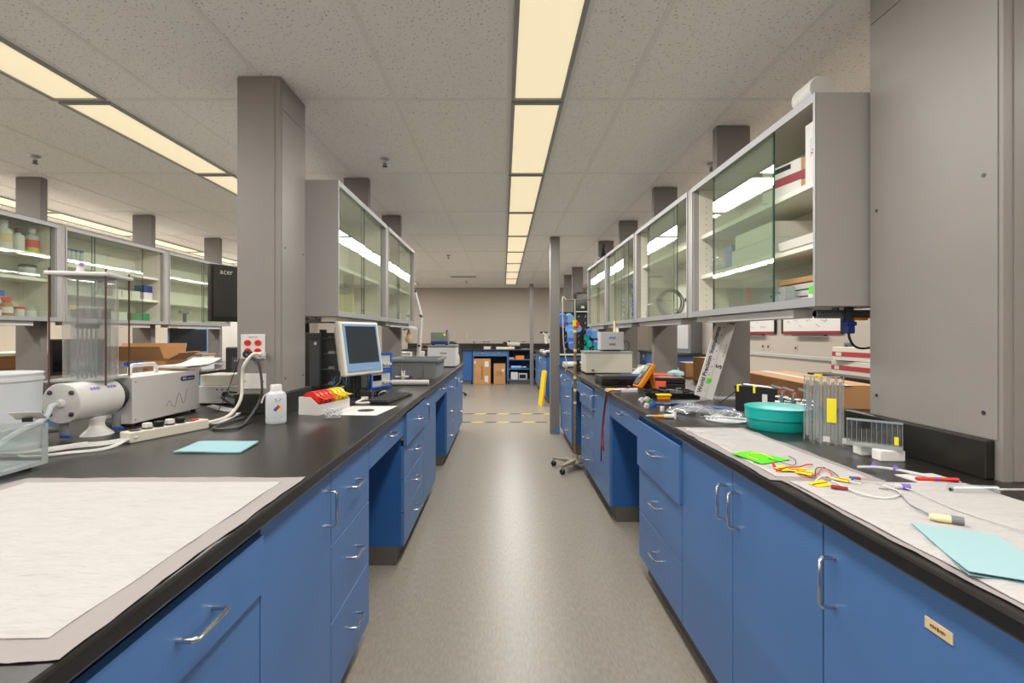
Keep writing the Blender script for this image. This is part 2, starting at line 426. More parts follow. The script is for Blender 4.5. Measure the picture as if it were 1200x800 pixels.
cabinet('L', 3.44, 4.05, 'door', 'single-door blue cabinet below the stacked blue instruments', far=-1)
kn = knee('L', 4.05, 4.85, 'shallow blue kneehole drawer with a red dot below the grey tote')
MB().cyl((.1, 0, ZB - .05), (.1, -.002, ZB - .05), .012, n=14).build('red_dot', 'red', kn)
cabinet('L', 4.85, 5.5, 'drawers3', 'blue three-drawer cabinet below the grey tote')
cabinet('L', 5.5, 6.08, 'door', 'single-door blue cabinet below the white cold box, tower worktop', far=-1)
c = cabinet('L', 6.08, 6.70, 'drawers2', 'blue two-drawer cabinet with a yellow sticker at the far end of the tower worktop')
B(-.28, -.22, -.002, 0, .70, .75).build('sticker', 'lemon', c)

cabinet('R', -.55, .10, 'doors2', 'blue two-door base cabinet at the near end under the teal tub worktop')
cabinet('R', .10, .645, 'door', 'blue one-door base cabinet at the near end under the teal tub worktop')
c = cabinet('R', .645, 1.13, 'door', 'blue cabinet with a tan name tag on its single door', far=1)
B(.032, .085, -.0015, 0, .782, .801).build('name_tag', 'tan', c)
m = MB(); xx = .043
for wd, hh in ((.004, .004), (.003, .0055), (.005, .004), (.004, .0065), (.003, .004), (.005, .005), (.002, .004)): m.box(xx, xx + wd * .8, -.0021, -.0015, .7915 - hh / 2, .7915 + hh / 2); xx += wd + .0006
m.build('printing', 'card_dark', c)
cabinet('R', 1.13, 2.02, 'doors2', 'wide blue two-door cabinet below the white pad with yellow tags')
cabinet('R', 2.02, 2.66, 'drawers3', 'blue three-drawer cabinet with its top drawer ajar, below the clear tubing', gap=.025, out=.012)
knee('R', 2.66, 3.40, 'shallow blue kneehole drawer below the white ruler board')
cabinet('R', 3.40, 3.99, 'door', 'single-door blue cabinet with red leads hanging before it')
cabinet('R', 3.99, 4.65, 'drawers4', 'blue four-drawer cabinet beside the wheeled rusty stand', gap=.012, out=.015)
knee('R', 4.65, 5.29, 'shallow blue kneehole drawer behind the wheeled rusty stand')
cabinet('R', 5.29, 5.95, 'drawers4', 'blue four-drawer cabinet between the wheeled stand and the tall grey post')
cabinet('R', 5.95, 6.36, 'door', far=-1, label='blue one-door cabinet behind the tall grey post at the bench end')
for i in range(5):
    cabinet('L', 2.02 + i * 1.05, 3.06 + i * 1.05, 'doors2', 'blue two-door cabinet under the bottle cabinet worktop', 'cabinets under the bottle bench', X=-3.17)

# ------------------------------------------------------------------ columns and posts
def column(label, x0, x1, y0, y1, z0, sgn, strip=False):
    """sgn: side (+1/-1) that faces the aisle"""
    t = thing('service_column', label, 'column', ((x0 + x1) / 2, (y0 + y1) / 2, ZT)); w, d = (x1 - x0) / 2, (y1 - y0) / 2
    z = z0 - ZT; H = ZC - ZT - .001
    B(-w + .003, w - .003, -d, d, 0 if strip else z, H).build('shaft', 'grey', t)
    if strip: B(-w - .022, -w + .0029, -d + .02, d + .10, 0, z).build('plinth', 'worktop', t, bev=.004)
    else: B(-w - .012, w + .012, -d - .0, d + .06, 0, z).build('plinth', 'worktop', t, bev=.004)
    xa, xb = (w - .003, w) if sgn > 0 else (-w, -w + .003)
    B(xa, xb, -d + .012, d - .004, z + .002, H - .15).build('cover_panel', 'grey', t)
    B(xa, xb, -d + .012, d - .004, H - .146, H - .004).build('cover_panel', 'grey', t)
    B(-w + (.0 if sgn < 0 else .0) + .03, w - .03, -d - .003, -d, (.002 if strip else z + .002), H - .004).build('front_panel', 'grey', t)
    for yy in (-d + .05, d - .035):
        for zz in (z + .07, z + .72):
            sx = w if sgn > 0 else -w
            MB().cyl((sx, yy, zz), (sx + sgn * .0015, yy, zz), .006, n=10).build('screw', 'dark_steel', t)
    return t
colL = column('grey service column with red wall sockets rising from the tower worktop', -1.30, -1.085, 2.42, 2.72, ZT + .10, 1)
colR = column('wide grey service column beside the end of the glass cabinet with cartons', 1.315, 1.80, 1.31, 1.785, ZT + .105, -1, True)
pbase = {}
def post(x, y, label, w=.20, d=.062, z0=ZT, group=None):
    t = thing('service_post', label, 'post', (x, y, z0), 0, group)
    B(-w / 2, w / 2, -d / 2, d / 2, 0, ZC - z0 - .001).build('shaft', 'grey_post', t, bev=.002)
    B(-w / 2 - .004, w / 2 + .004, -d / 2 - .004, d / 2 + .004, 0, .015).build('foot_plate', 'lightgrey', t)
    return t
for y, lb in ((3.02, 'slim grey post the white ruler board leans against'), (4.27, 'slim grey post behind the orange multimeter'), (5.52, 'slim grey post behind the grey water bath'), (6.72, 'slim grey post at the bench end beyond the grey water bath')):
    post(1.385, y, lb, z0=0 if y > 6.5 else ZT)
for y, lb in ((4.02, 'slim grey post between the two glass cabinets above the beige monitor'), (5.27, 'slim grey post at the far end of the glass cabinets above the grey tote')):
    post(-1.185, y, lb)
for y, lb in ((4.0, 'slim grey post behind the acrylic tower, between bottle cabinet and vial cabinet'), (5.25, 'slim grey post rising behind the open cardboard box'), (6.5, 'slim grey post beside the dark wall-mounted monitor')):
    post(-3.80, y, lb)
for (x0, x1, y, lb) in ((.604, .724, 6.90, 'tall free-standing grey post with blue tape at its foot'), (.662, .752, 12.45, 'thin grey post standing before the open blue shelves')):
    t = thing('service_post', lb, 'post', ((x0 + x1) / 2, y, 0)); w = (x1 - x0) / 2
    B(-w, w, -w, w, .06, ZC - .001).build('shaft', 'grey_post', t, bev=.003)
    B(-w - .001, w + .001, -w - .001, w + .001, 0, .06).build('foot', 'midgrey', t)
    if y < 8: B(.0, w + .002, -w - .002, -w, .03, .08).build('tape', 'skytape', t)
    t.location.y = y if y > 8 else 6.45
    if y < 8: t.location.x = .664
post(1.385, 9.30, 'slim grey post carrying the black towel dispenser'); post(1.385, 10.55, 'slim grey post beyond the bottle drying board')

# ------------------------------------------------------------------ glass-fronted wall cabinets
UZ0, UZ1 = 1.387, 2.162; UH = UZ1 - UZ0; UD = .30
def upper(side, X, y0, y1, label, shelves, panes, lightbar=True):
    rz = R(90) if side == 'L' else R(-90); s = 1 if side == 'L' else -1
    yc = (y0 + y1) / 2; w = y1 - y0; h = w / 2
    t = thing('glass_cabinet', label, 'cabinet', (X, yc, UZ0), rz)
    e = .02
    B(-h, -h + e, 0, UD, 0, UH).build('side_panel', 'cab_grey', t, bev=.001); B(h - e, h, 0, UD, 0, UH).build('side_panel', 'cab_grey', t, bev=.001)
    B(-h + e, h - e, 0, UD, UH - e, UH).build('top_panel', 'cab_grey', t); B(-h + e, h - e, 0, UD, 0, e).build('bottom_panel', 'cab_grey', t)
    B(-h + e, h - e, UD - .01, UD, e, UH - e).build('back_panel', 'cream', t)
    for q in (-h + e, h - e - .003): B(q, q + .003, .032, UD - .01, e, UH - e).build('liner', 'cream', t)
    B(-h + e + .003, h - e - .003, .032, UD - .01, e, e + .003).build('liner', 'cream', t)
    for zs in shelves: B(-h + e + .003, h - e - .003, .045, UD - .01, zs - UZ0 - .022, zs - UZ0).build('shelf', 'cream', t)
    B(-h, h, -.006, .0, 0, .032).build('track', 'alu', t); B(-h, h, -.006, .0, UH - .03, UH).build('track', 'alu', t)
    B(-h, -h + .012, -.006, 0, .032, UH - .03).build('stile', 'alu', t); B(h - .012, h, -.006, 0, .032, UH - .03).build('stile', 'alu', t)
    m = MB()                                                    # rows of pin holes in the far end panel
    q = (h - e - .0032) if s > 0 else (-h + e + .0032)
    for yy in (.075, UD - .05):
        for i in range(19): m.cyl((q, yy, .06 + i * .035), (q - s * .0006, yy, .06 + i * .035), .0028, n=6)
    m.build('pin_holes', 'darkgrey', t, kind='stuff')
    for i, (a, b) in enumerate(panes):
        xa, xb = sorted(((a - yc) * s, (b - yc) * s)); yy = .008 + (i % 2) * .012
        g = B(xa + .003, xb - .003, yy, yy + .005, .022, UH - .022).build('glass_door', 'glass', t)
        B(xa, xa + .003, yy, yy + .005, .022, UH - .022).build('glass_edge', 'glass_edge', g); B(xb - .003, xb, yy, yy + .005, .022, UH - .022).build('glass_edge', 'glass_edge', g)
        xx = xb - .02 if (i % 2 == 0) else xa + .02
        MB().cyl((xx, yy - .003, .06), (xx, yy, .06), .006, n=10).build('finger_pull', 'dark_steel', g)
    if lightbar:
        o = B(-h + .18, h - .18, .02, .10, -.038, -.001).build('light_bar', 'white', t, bev=.004)
        B(-h + .02, -h + .18, .02, .10, -.03, -.001).build('bar_end', 'beige', t)
    return t
UXR, UXL, UXF = 1.135, -.943, -3.56
upper('R', UXR, 1.80, 2.985, 'glass-fronted grey wall cabinet holding cartons, a red-striped box and trays', [1.635, 1.87], [(2.10, 2.71), (2.13, 2.73)])
upper('R', UXR, 3.055, 4.235, 'glass-fronted grey wall cabinet holding a coil of hose', [1.86], [(3.27, 3.90), (3.37, 3.98)])
upper('R', UXR, 4.305, 5.485, 'glass-fronted grey wall cabinet holding a tall blue stack of packs', [1.86], [(4.54, 5.1), (4.86, 5.46)])
upper('R', UXR, 5.555, 6.685, 'glass-fronted grey wall cabinet with a small black bottle on its top', [1.80], [(5.57, 6.05), (6.0, 6.66)])
upper('L', UXL, 2.82, 3.985, 'nearly empty glass-fronted wall cabinet above the beige monitor', [1.70], [(2.84, 3.40), (3.375, 3.93)])
upper('L', UXL, 4.055, 5.235, 'nearly empty glass-fronted wall cabinet above the grey tote', [1.72], [(4.07, 4.53), (4.50, 5.2)])
upper('L', UXF, 2.785, 3.965, 'glass-fronted wall cabinet full of reagent bottles with red caps', [1.72, 1.915], [(2.80, 3.40), (3.38, 3.93)])
upper('L', UXF, 4.035, 5.215, 'glass-fronted wall cabinet holding blue-capped tubes and a green box', [1.636, 1.867], [(4.05, 4.34), (4.32, 4.93)])
upper('L', UXF, 5.285, 6.465, 'glass-fronted wall cabinet holding a small grey hand tool', [1.63, 1.914], [(5.30, 5.92), (5.90, 6.44)])
for nm, X, ysx in (('R', UXR, ((2.985, 3.055), (4.235, 4.305), (5.485, 5.555))), ('L', UXL, ((3.985, 4.055),)), ('L', UXF, ((3.965, 4.035), (5.215, 5.285)))):
    for a, b in ysx:
        s = 1 if nm == 'R' else -1
        x0, x1 = sorted((X, X + s * .02))
        o = B(x0, x1, a, b, UZ0, UZ1).build('filler_strip', 'cab_grey')
        tag(o, {2.985: 'grey filler strip between the carton cabinet and the hose cabinet', 4.235: 'grey filler strip between the hose cabinet and the cabinet of blue packs', 5.485: 'grey filler strip between the cabinet of blue packs and the end cabinet', 3.985: 'grey filler strip joining the glass cabinets above the tower worktop', 3.965: 'grey filler strip between the reagent bottle cabinet and the green box cabinet', 5.215: 'grey filler strip between the green box cabinet and the hand tool cabinet'}[a], 'trim strip')
# ------------------------------------------------------------------ generic makers
def carton(name, label, cat, loc, size, rz=0, m='card', group=None, tape='tan', lid=True, labelpos=None, opening=None):
    """closed box: body, proud lid flaps with a centre seam, tape strip, printed sticker. base centre at loc"""
    t = thing(name, label, cat, loc, rz, group); w, d, h = size
    B(-w / 2, w / 2, -d / 2, d / 2, 0, h - .002).build('body', m, t, bev=min(w, d, h) * .03)
    if lid:
        B(-w / 2, w / 2, -d / 2, -.0008, h - .002, h).build('flap', m, t); B(-w / 2, w / 2, .0008, d / 2, h - .002, h).build('flap', m, t)
        if tape: B(-w / 2 - .0008, w / 2 + .0008, -.02, .02, h, h + .0008).build('tape', tape, t)
    if labelpos:
        x, z, lw, lh = labelpos; B(x - lw / 2, x + lw / 2, -d / 2 - .0012, -d / 2, z - lh / 2, z + lh / 2).build('sticker', 'paper', t)
    return t
def bottle(name, label, loc, r, h, body='white', cap='red', lab='paper', group=None, fill=None, fillh=.5, neck=.45, band=None):
    t = thing(name, label, 'bottle', loc, 0, group); sh = h * .74
    MB().lathe([(0, 0), (r * .93, 0), (r, r * .12), (r, sh - r * .5), (r * .82, sh - r * .12), (r * neck, sh + .0), (r * neck, h * .84), (0, h * .84)], n=20).build('body', body, t)
    MB().lathe([(0, h * .80), (r * neck * 1.25, h * .80), (r * neck * 1.25, h * .985), (r * neck * 1.1, h), (0, h)], n=16).build('cap', cap, t)
    if lab: MB().lathe([(r * 1.006, h * .22), (r * 1.012, h * .22), (r * 1.012, h * .52), (r * 1.006, h * .52)], n=20).build('paper_label', lab, t)
    if fill: MB().lathe([(r * 1.002, .004), (r * 1.006, .008), (r * 1.006, h * fillh), (r * 1.002, h * fillh)], n=20).build('contents', fill, t)
    return t
def jar(name, label, loc, r, h, body='white', cap='white', group=None, lab=None):
    t = thing(name, label, 'jar', loc, 0, group)
    MB().lathe([(0, 0), (r * .96, 0), (r, .004), (r, h * .8), (0, h * .8)], n=20).build('body', body, t)
    MB().lathe([(0, h * .78), (r * 1.05, h * .78), (r * 1.05, h * .98), (r * .98, h), (0, h)], n=20).build('lid', cap, t)
    if lab: MB().lathe([(r * 1.004, h * .15), (r * 1.01, h * .15), (r * 1.01, h * .6), (r * 1.004, h * .6)], n=20).build('paper_label', lab, t)
    return t
def cable(name, label, pts, r, m, cat='cable', group=None, sub=6):
    c = Vector(pts[0]); o = MB().tube([Vector(p) - c for p in pts], r, n=7, sub=sub).build(name, m); o.location = c
    return tag(o, label, cat, group)
def pad(label, c, nx, ny, seed=0, lift=.004, inset=.045):
    """absorbent sheet: thin backing with ragged edges and a quilted white top. c = 4 corners (near-left, near-right, far-right, far-left) XY"""
    c = [Vector((a, b, 0)) for a, b in c]; o = sum(c, Vector()) / 4
    t = thing('absorbent_pad', label, 'pad', (o.x, o.y, ZT))
    def q(u, v): return (c[0] * (1 - u) + c[1] * u) * (1 - v) + (c[3] * (1 - u) + c[2] * u) * v - o
    def bk(u, v):
        p = q(u, v); e = min(u, 1 - u, v, 1 - v)
        if e < .012:
            p += Vector((noise.noise((p.y * 9 + seed, p.x * 9, 3)) * .009, noise.noise((p.x * 9, p.y * 9 + seed, 7)) * .009, 0))
        p.z = .0022 + .0016 * noise.noise((p.x * 14 + seed, p.y * 14, 0)) + (.002 * abs(noise.noise((p.x * 25, p.y * 25, seed))) if e < .05 else 0)
        return p
    MB().sheet(bk, nx, ny, .0006).build('backing_sheet', 'pad_edge', t, recalc=False)
    wx = (c[1] - c[0]).length; wy = (c[3] - c[0]).length; iu, iv = inset / wx, inset / wy
    def qt(u, v):
        uu, vv = iu + u * (1 - 2 * iu), iv + v * (1 - 2 * iv); p = q(uu, vv); e = min(u, 1 - u, v, 1 - v)
        if e < .01: p += Vector((noise.noise((p.y * 7 + seed, p.x, 1)) * .006, noise.noise((p.x * 7, p.y + seed, 2)) * .006, 0))
        a = noise.noise((p.x * 9 + seed, p.y * 26, 0)); b = noise.noise((p.x * 45, p.y * 60 + seed, 4))
        p.z = lift + min(1, e / .03) * (.003 + .0036 * a + .0014 * b); return p
    MB().sheet(qt, nx, ny, .0012).build('quilted_layer', 'pad', t, recalc=False)
    return t

# ------------------------------------------------------------------ TOWER BENCH (left of the aisle)
pad('large white absorbent pad spread at the edge of the tower worktop', [(-1.28, .564), (-.532, .588), (-.540, 1.345), (-1.288, 1.34)], 70, 70, 1)
# folded pale blue sheet
c = [G(203, 531), G(281, 531.5), G(303, 519.5), G(233, 520)]; o = sum(c, Vector()) / 4
t = thing('folded_wipe', 'pale blue folded paper wipe lying between white pad and power strip', 'paper', o)
def fw(k): return lambda u, v: (c[0] * (1 - u) + c[1] * u) * (1 - v) + (c[3] * (1 - u) + c[2] * u) * v - o + Vector((0, 0, k + .004 * v * v + .001 * math.sin(6 * u)))
MB().sheet(fw(.0035), 12, 8, .0016).build('lower_leaf', 'cyanpaper', t, recalc=False); MB().sheet(fw(.0062), 12, 8, .0012).build('upper_leaf', 'cyanpaper2', t, recalc=False)

# power strip
a, b = Vector((-1.33, 1.772, 0)), Vector((-1.222, 2.063, 0)); L_ = (b - a).length; ang = math.atan2((b - a).y, (b - a).x)
cc = (a + b) / 2 + Vector((-.028, .01, 0))
t = thing('power_strip', 'long beige power strip with a row of black sockets', 'power strip', (cc.x, cc.y, ZT), ang)
B(-L_ / 2, L_ / 2, -.03, .03, 0, .038).build('housing', 'beige', t, bev=.004)
for i in range(6):
    s = MB().cyl((-L_ / 2 + .035 + i * .043, 0, .038), (-L_ / 2 + .035 + i * .043, 0, .0405), .018, n=18).build('socket', 'black', t)
    if i in (1, 2, 3, 4): B(-L_ / 2 + .022 + i * .043, -L_ / 2 + .048 + i * .043, -.012, .012, .0405, .06).build('plug', ['white', 'white', 'black', 'white', 'black'][i], s, bev=.004)
B(L_ / 2 - .055, L_ / 2 - .03, -.01, .01, .038, .044).build('switch', 'red', t, bev=.002)

# spectrometer style white cabinet with carrying handle
t = thing('white_instrument', 'white metal instrument box with a carrying handle and blue logo plate', 'instrument', (-1.645, 2.318, ZT)); t.scale = (.94,) * 3
B(-.09, .09, -.245, .245, .012, .222).build('housing', 'white', t, bev=.004)
for x in (-.07, .07):
    for y in (-.22, .22): MB().cyl((x, y, 0), (x, y, .012), .012, n=12).build('foot', 'rubber', t)
MB().tube([(.0, -.14, .222), (.0, -.14, .255), (0, -.125, .268), (0, .02, .268), (0, .035, .255), (0, .035, .222)], .010, n=10, sub=1).build('handle', 'white_gloss', t)
pl = MB(); pts = [(-.045 + .012 * math.cos(a) * (1), .012 * math.sin(a)) for a in [R(90 + 18 * i) for i in range(11)]] + [(.045 + .012 * math.cos(a), .012 * math.sin(a)) for a in [R(-90 + 18 * i) for i in range(11)]]
M = Matrix.Translation((.09, .145, .185)) @ Matrix(((0, 0, 1, 0), (1, 0, 0, 0), (0, 1, 0, 0), (0, 0, 0, 1)))
lp = pl.prism(pts, .0015, M).build('logo_plate', 'navy', t)
text(lp, 'IDC', .018, (.0916, .118, .185), (R(90), 0, R(90)), 'white', bold=.0006)
B(.0915, .0919, .142, .190, .181, .1855).build('printed_bar', 'lightgrey', lp)
MB().tube([(.0905, -.02, .06), (.0905, .0, .085), (.0905, .02, .06), (.0905, .045, .055), (.0905, .075, .115), (.0905, .11, .058), (.0905, .14, .13)], .0009, n=5).build('printed_trace', 'dark_steel', t)
for y in (-.225, .225):
    for z in (.03, .2): MB().cyl((.09, y, z), (.0915, y, z), .003, n=8).build('screw', 'dark_steel', t)
# horizontal white cylinder with bolted lid on a pedestal
t = thing('reactor_cylinder', 'horizontal white plastic cylinder with bolted end lid on a pedestal', 'apparatus', (-1.612, 1.936, ZT)); t.scale = (.94,) * 3
zc = .146; MY = Matrix.Rotation(R(90), 3, 'X')     # lathe z -> -y
MB().lathe([(0, 0), (.072, 0), (.077, .005), (.077, .215), (0, .215)], c=(0, .095, zc), n=40, M=MY).build('barrel', 'white_gloss', t)
MB().lathe([(0, 0), (.078, 0), (.078, .012), (.076, .014), (0, .014)], c=(0, -.121, zc), n=40, M=MY).build('end_lid', 'white_gloss', t)
MB().lathe([(.058, 0), (.074, 0), (.074, .012), (.058, .012)], c=(0, .110, zc), n=32, M=MY).build('flange_ring', 'dark_steel', t)
MB().lathe([(0, 0), (.055, 0), (.055, .02), (0, .02)], c=(0, .145, zc), n=32, M=MY).build('window_ring', 'darkgrey', t)
for x in (-.042, .042):
    for z in (-.042, .042): MB().lathe([(0, 0), (.009, 0), (.009, .006), (.006, .008), (0, .008)], c=(x, -.134, zc + z), n=12, M=MY).build('bolt', 'dark_steel', t)
MB().lathe([(0, 0), (.018, 0), (.014, .02), (0, .02)], c=(.002, -.134, zc + .0), n=16, M=MY).build('port', 'white_gloss', t)
MB().lathe([(0, 0), (.056, 0), (.050, .008), (.028, .03), (.024, .045), (.030, .07), (0, .078)], c=(.03, 0, 0), n=24, sy=1.1).build('pedestal', 'white_gloss', t)
MB().tube([(0, -.15, zc), (.01, -.19, zc - .004), (.06, -.26, zc - .025), (.10, -.34, zc - .04), (.12, -.42, zc - .05), (.11, -.52, zc - .10)], .010, n=10).build('outlet_hose', 'plastic_clear', t)
for i, dx in enumerate((.03, .075)):
    m = MB()
    for kk in range(3): m.tube([(.0775 * math.cos(a_), -.07 + i * .085 + kk * .016 + .004 * q_, zc + .0775 * math.sin(a_)) for q_, a_ in enumerate([R(d_) for d_ in (44, 34, 46, 36, 42)])], .0012, n=5, sub=3)
    m.build('pen_marks', 'purple', t)
vcol = [(-.01, -.11), (.055, .07)]
for x, y in vcol:
    vv = MB().cyl((x, y, .02), (x, y, .075), .016, n=14).cyl((x - .0, y, .045), (x - .07, y - .02, .04), .012, n=12).build('valve_body', 'midgrey', t)
    B(x - .01, x + .03, y - .012, y + .004, .008, .02).build('valve_handle', 'royal', vv, bev=.003)
# acrylic tower standing on the cylinder
t = thing('acrylic_tower', 'clear acrylic tower with four threaded rods and a white top plate', 'apparatus', (-1.65, 1.988, ZT + .2105), R(14)); t.scale = (.94,) * 3
MB().lathe([(.085, 0), (.092, 0), (.092, .43), (.085, .43)], n=40).build('outer_tube', 'acrylic_frost', t)
B(-.112, .112, -.112, .112, .43, .446).build('top_plate', 'white', t, bev=.006)
B(-.10, .10, -.10, .10, -.0002, .008).build('bottom_plate', 'acrylic_edge', t)
for x in (-.098, .098):
    for y in (-.098, .098): MB().cyl((x, y, -.02), (x, y, .46), .0038, n=8).build('threaded_rod', 'copper', t)
m = MB(); w = .05
m.box(-w, w, -w, -w + .004, .01, .30); m.box(-w, w, w - .004, w, .01, .30); m.box(-w, -w + .004, -w, w, .01, .30); m.box(w - .004, w, -w, w, .01, .30)
inn = m.build('inner_cell', 'acrylic', t)
B(-.055, .055, -.055, .055, .30, .305).build('cell_lid', 'acrylic_edge', inn)
B(-.035, .05, -.046, -.040, .215, .235).build('black_band', 'darkgrey', inn)
for i in range(5): B(-.03 + i * .016, -.024 + i * .016, -.046, -.040, .01, .215).build('stem', 'midgrey', inn)
B(-.05, -.03, -.053, -.05, .295, .31).build('yellow_tape', 'yellow', inn)
cl = MB().lathe([(0, .446), (.018, .446), (.014, .46), (.010, .475), (.018, .485), (.006, .498), (0, .498)], c=(-.03, -.02, 0), n=12).build('purple_clip', 'white', t, label='white and purple clip')
MB().lathe([(.004, .476), (.0095, .478), (.008, .488), (.004, .489)], c=(-.022, -.028, 0), n=10).build('clip_jaw', 'purple', cl)

# clear acrylic tank with hose, bucket behind it
t = thing('acrylic_tank', 'open clear acrylic tank with hoses inside at the worktop end', 'tank', (-1.504, 1.241, ZT))
x0, x1, y0, y1, h = -.22, .15, -.30, .235, .127
B(x0, x1, y0, y1, .008, .016).build('floor_panel', 'acrylic_edge', t)
for a_ in ((x0, x0 + .008, y0, y1), (x1 - .008, x1, y0, y1)): s = B(a_[0], a_[1], a_[2], a_[3], .016, h).build('wall_panel', 'acrylic', t); B(a_[0], a_[1], a_[2], a_[3], h, h + .001).build('rim', 'acrylic_edge', s)
for a_ in ((x0 + .008, x1 - .008, y0, y0 + .008), (x0 + .008, x1 - .008, y1 - .008, y1)): s = B(a_[0], a_[1], a_[2], a_[3], .016, h).build('wall_panel', 'acrylic', t); B(a_[0], a_[1], a_[2], a_[3], h, h + .001).build('rim', 'acrylic_edge', s)
B(x1 - .010, x1 + .0005, y1 - .010, y1 + .0005, .016, h + .001).build('corner_edge', 'acrylic_edge', t)
for x, y in ((x0 + .03, y0 + .04), (x1 - .03, y0 + .04), (x0 + .03, y1 - .04), (x1 - .03, y1 - .04)): B(x - .01, x + .01, y - .01, y + .01, 0, .008).build('foot', 'rubber', t)
hz = ZT + .016
cable('yellowed_hose', 'thick yellowed clear hose curled inside the acrylic tank', [(-1.683, 1.034, hz + .03), (-1.598, 1.09, hz + .02), (-1.485, 1.166, hz + .016), (-1.429, 1.278, hz + .016), (-1.504, 1.372, hz + .016), (-1.636, 1.382, hz + .03)], .013, 'pale_yellow', 'hose')
t = thing('pipe_fitting', 'grey pipe fitting with a steel nut inside the acrylic tank', 'fitting', (-1.579, 1.335, hz))
MB().cyl((-.09, 0, .05), (.03, 0, .05), .022, n=16).build('pipe', 'midgrey', t); MB().cyl((.03, 0, .05), (.06, 0, .05), .028, n=6).build('nut', 'steel', t); MB().cyl((0, 0, 0), (0, 0, .05), .02, n=14).build('elbow', 'lightgrey', t)
t = thing('white_bucket', 'translucent white plastic bucket behind the acrylic tank', 'bucket', (-1.687, 1.631, ZT))
MB().lathe([(0, 0), (.118, 0), (.122, .004), (.130, .255), (.133, .257), (.133, .262), (.126, .262), (.118, .008), (0, .008)], n=40).build('shell', 'translucent', t)
MB().lathe([(.131, .235), (.134, .237), (.134, .245), (.131, .247)], n=40).build('rim_bead', 'white', t)
t = thing('label_card', 'white card with blue print clipped over the tank edge', 'card', (-1.41, 1.466, ZT + .136), R(20))
Mx = Matrix.Rotation(R(-32), 3, 'X')
MB().obox((0, .012, .012), (.075, .05, .0012), Mx).build('card', 'paper', t); MB().obox((.005, .0115, .0128), (.05, .012, .0006), Mx).build('blue_print', 'royal', t)
B(-.012, .012, .006, .012, -.006, .006).build('clip', 'black', t)

# white cables in front of the power strip
wc = 'white cables on the tower worktop'
for i in range(5):
    j = i * .012; z = ZT + .004 + .003 * (i % 3)
    pts = [(-1.316 - .006 * i, 1.791 + .01 * i, ZT + .02), (-1.382 - j, 1.748 + j * .4, z), (-1.466, 1.683 + j * 1.4, z), (-1.542 + j, 1.579 + j, z), (-1.598 + j, 1.523 + j * .7, z + .01)]
    if i > 2: pts = [(-1.335 - .006 * i, 1.795 + .01 * i, ZT + .02), (-1.316 - j * .5, 1.692 - j * .3, z), (-1.41, 1.598 + j * .3, z), (-1.504 + j * .2, 1.565 - j * .2, z), (-1.56, 1.617, z), (-1.457, 1.692 + j, z + .004)]
    cable('white_cable', 'thin white cable looping from the power strip toward the acrylic tank', pts, .0035, 'white', group=wc)
for i in range(2):
    cable('white_cable', 'white tube arching down into the acrylic tank', [(-1.523 - .05 * i, 1.485, ZT + .15), (-1.457 - .03 * i, 1.41, ZT + .11), (-1.401, 1.335 - .04 * i, ZT + .05), (-1.382, 1.278 - .05 * i, ZT + .024), (-1.466, 1.203, ZT + .022)], .005, 'white', group='tubes in the tank')
# papers, grey box, clutter behind the white instrument
t = thing('paper_stack', 'curled stack of white papers lying on top of the white instrument', 'papers', (-1.64, 2.5, ZT + .222), R(-8))
for i in range(3):
    MB().sheet(lambda u, v, i=i: Vector((-.085 + .17 * u + i * .006, -.05 + .24 * v, .004 + i * .004 + .05 * max(0, v - .45) ** 2 * 2)), 6, 10, .0025).build('sheet', 'paper', t, recalc=False)
t = thing('grey_module', 'small pale grey instrument module with a dark knob behind the white instrument', 'instrument', (-1.56, 2.839, ZT))
B(-.13, .13, -.10, .10, .008, .105).build('housing', 'lightgrey', t, bev=.004); B(-.12, .05, -.09, .09, .105, .165).build('upper_case', 'beige', t, bev=.004)
MB().cyl((.03, -.10, .06), (.03, -.118, .06), .014, n=16).build('knob', 'black', t)
for i in range(3): MB().cyl((-.02 + i * .03, -.10, .085), (-.02 + i * .03, -.104, .085), .004, n=8).build('button', 'darkgrey', t)
for x in (-.11, .11): B(x - .01, x + .01, -.09, .09, 0, .008).build('foot', 'rubber', t)
for i in range(6):
    z = ZT + .008 + .012 * (i % 3)
    cable('black_cable', 'tangled black cable behind the white instrument', [(-1.485 + .01 * i, 2.613 + .02 * i, z + .05), (-1.41 + .02 * i, 2.576 + .03 * i, z + .02 + .01 * i), (-1.335 + .012 * i, 2.594 + .03 * i, z), (-1.278 + .004 * i, 2.67 + .03 * i, z + .03), (-1.297, 2.782 + .01 * i, z + .06)], .005, 'rubber', group='black cables behind the white instrument')
for i in range(3):
    cable('white_cable', 'white cable in the tangle behind the white instrument', [(-1.523, 2.557 + .02 * i, ZT + .02), (-1.41, 2.5 + .03 * i, ZT + .006), (-1.316, 2.444 + .03 * i, ZT + .006), (-1.25, 2.294 + .0 * i, ZT + .006), (-1.26 + .012 * i, 2.143, ZT + .006), (-1.245, 2.077, ZT + .02)], .004, 'white', group='white cables by the column')
cable('thin_antenna', 'thin black wire rising beside the column with red sockets', [(-1.382, 2.397, ZT + .01), (-1.335, 2.406, ZT + .12), (-1.278, 2.425, ZT + .3), (-1.245, 2.444, ZT + .36)], .0018, 'black')

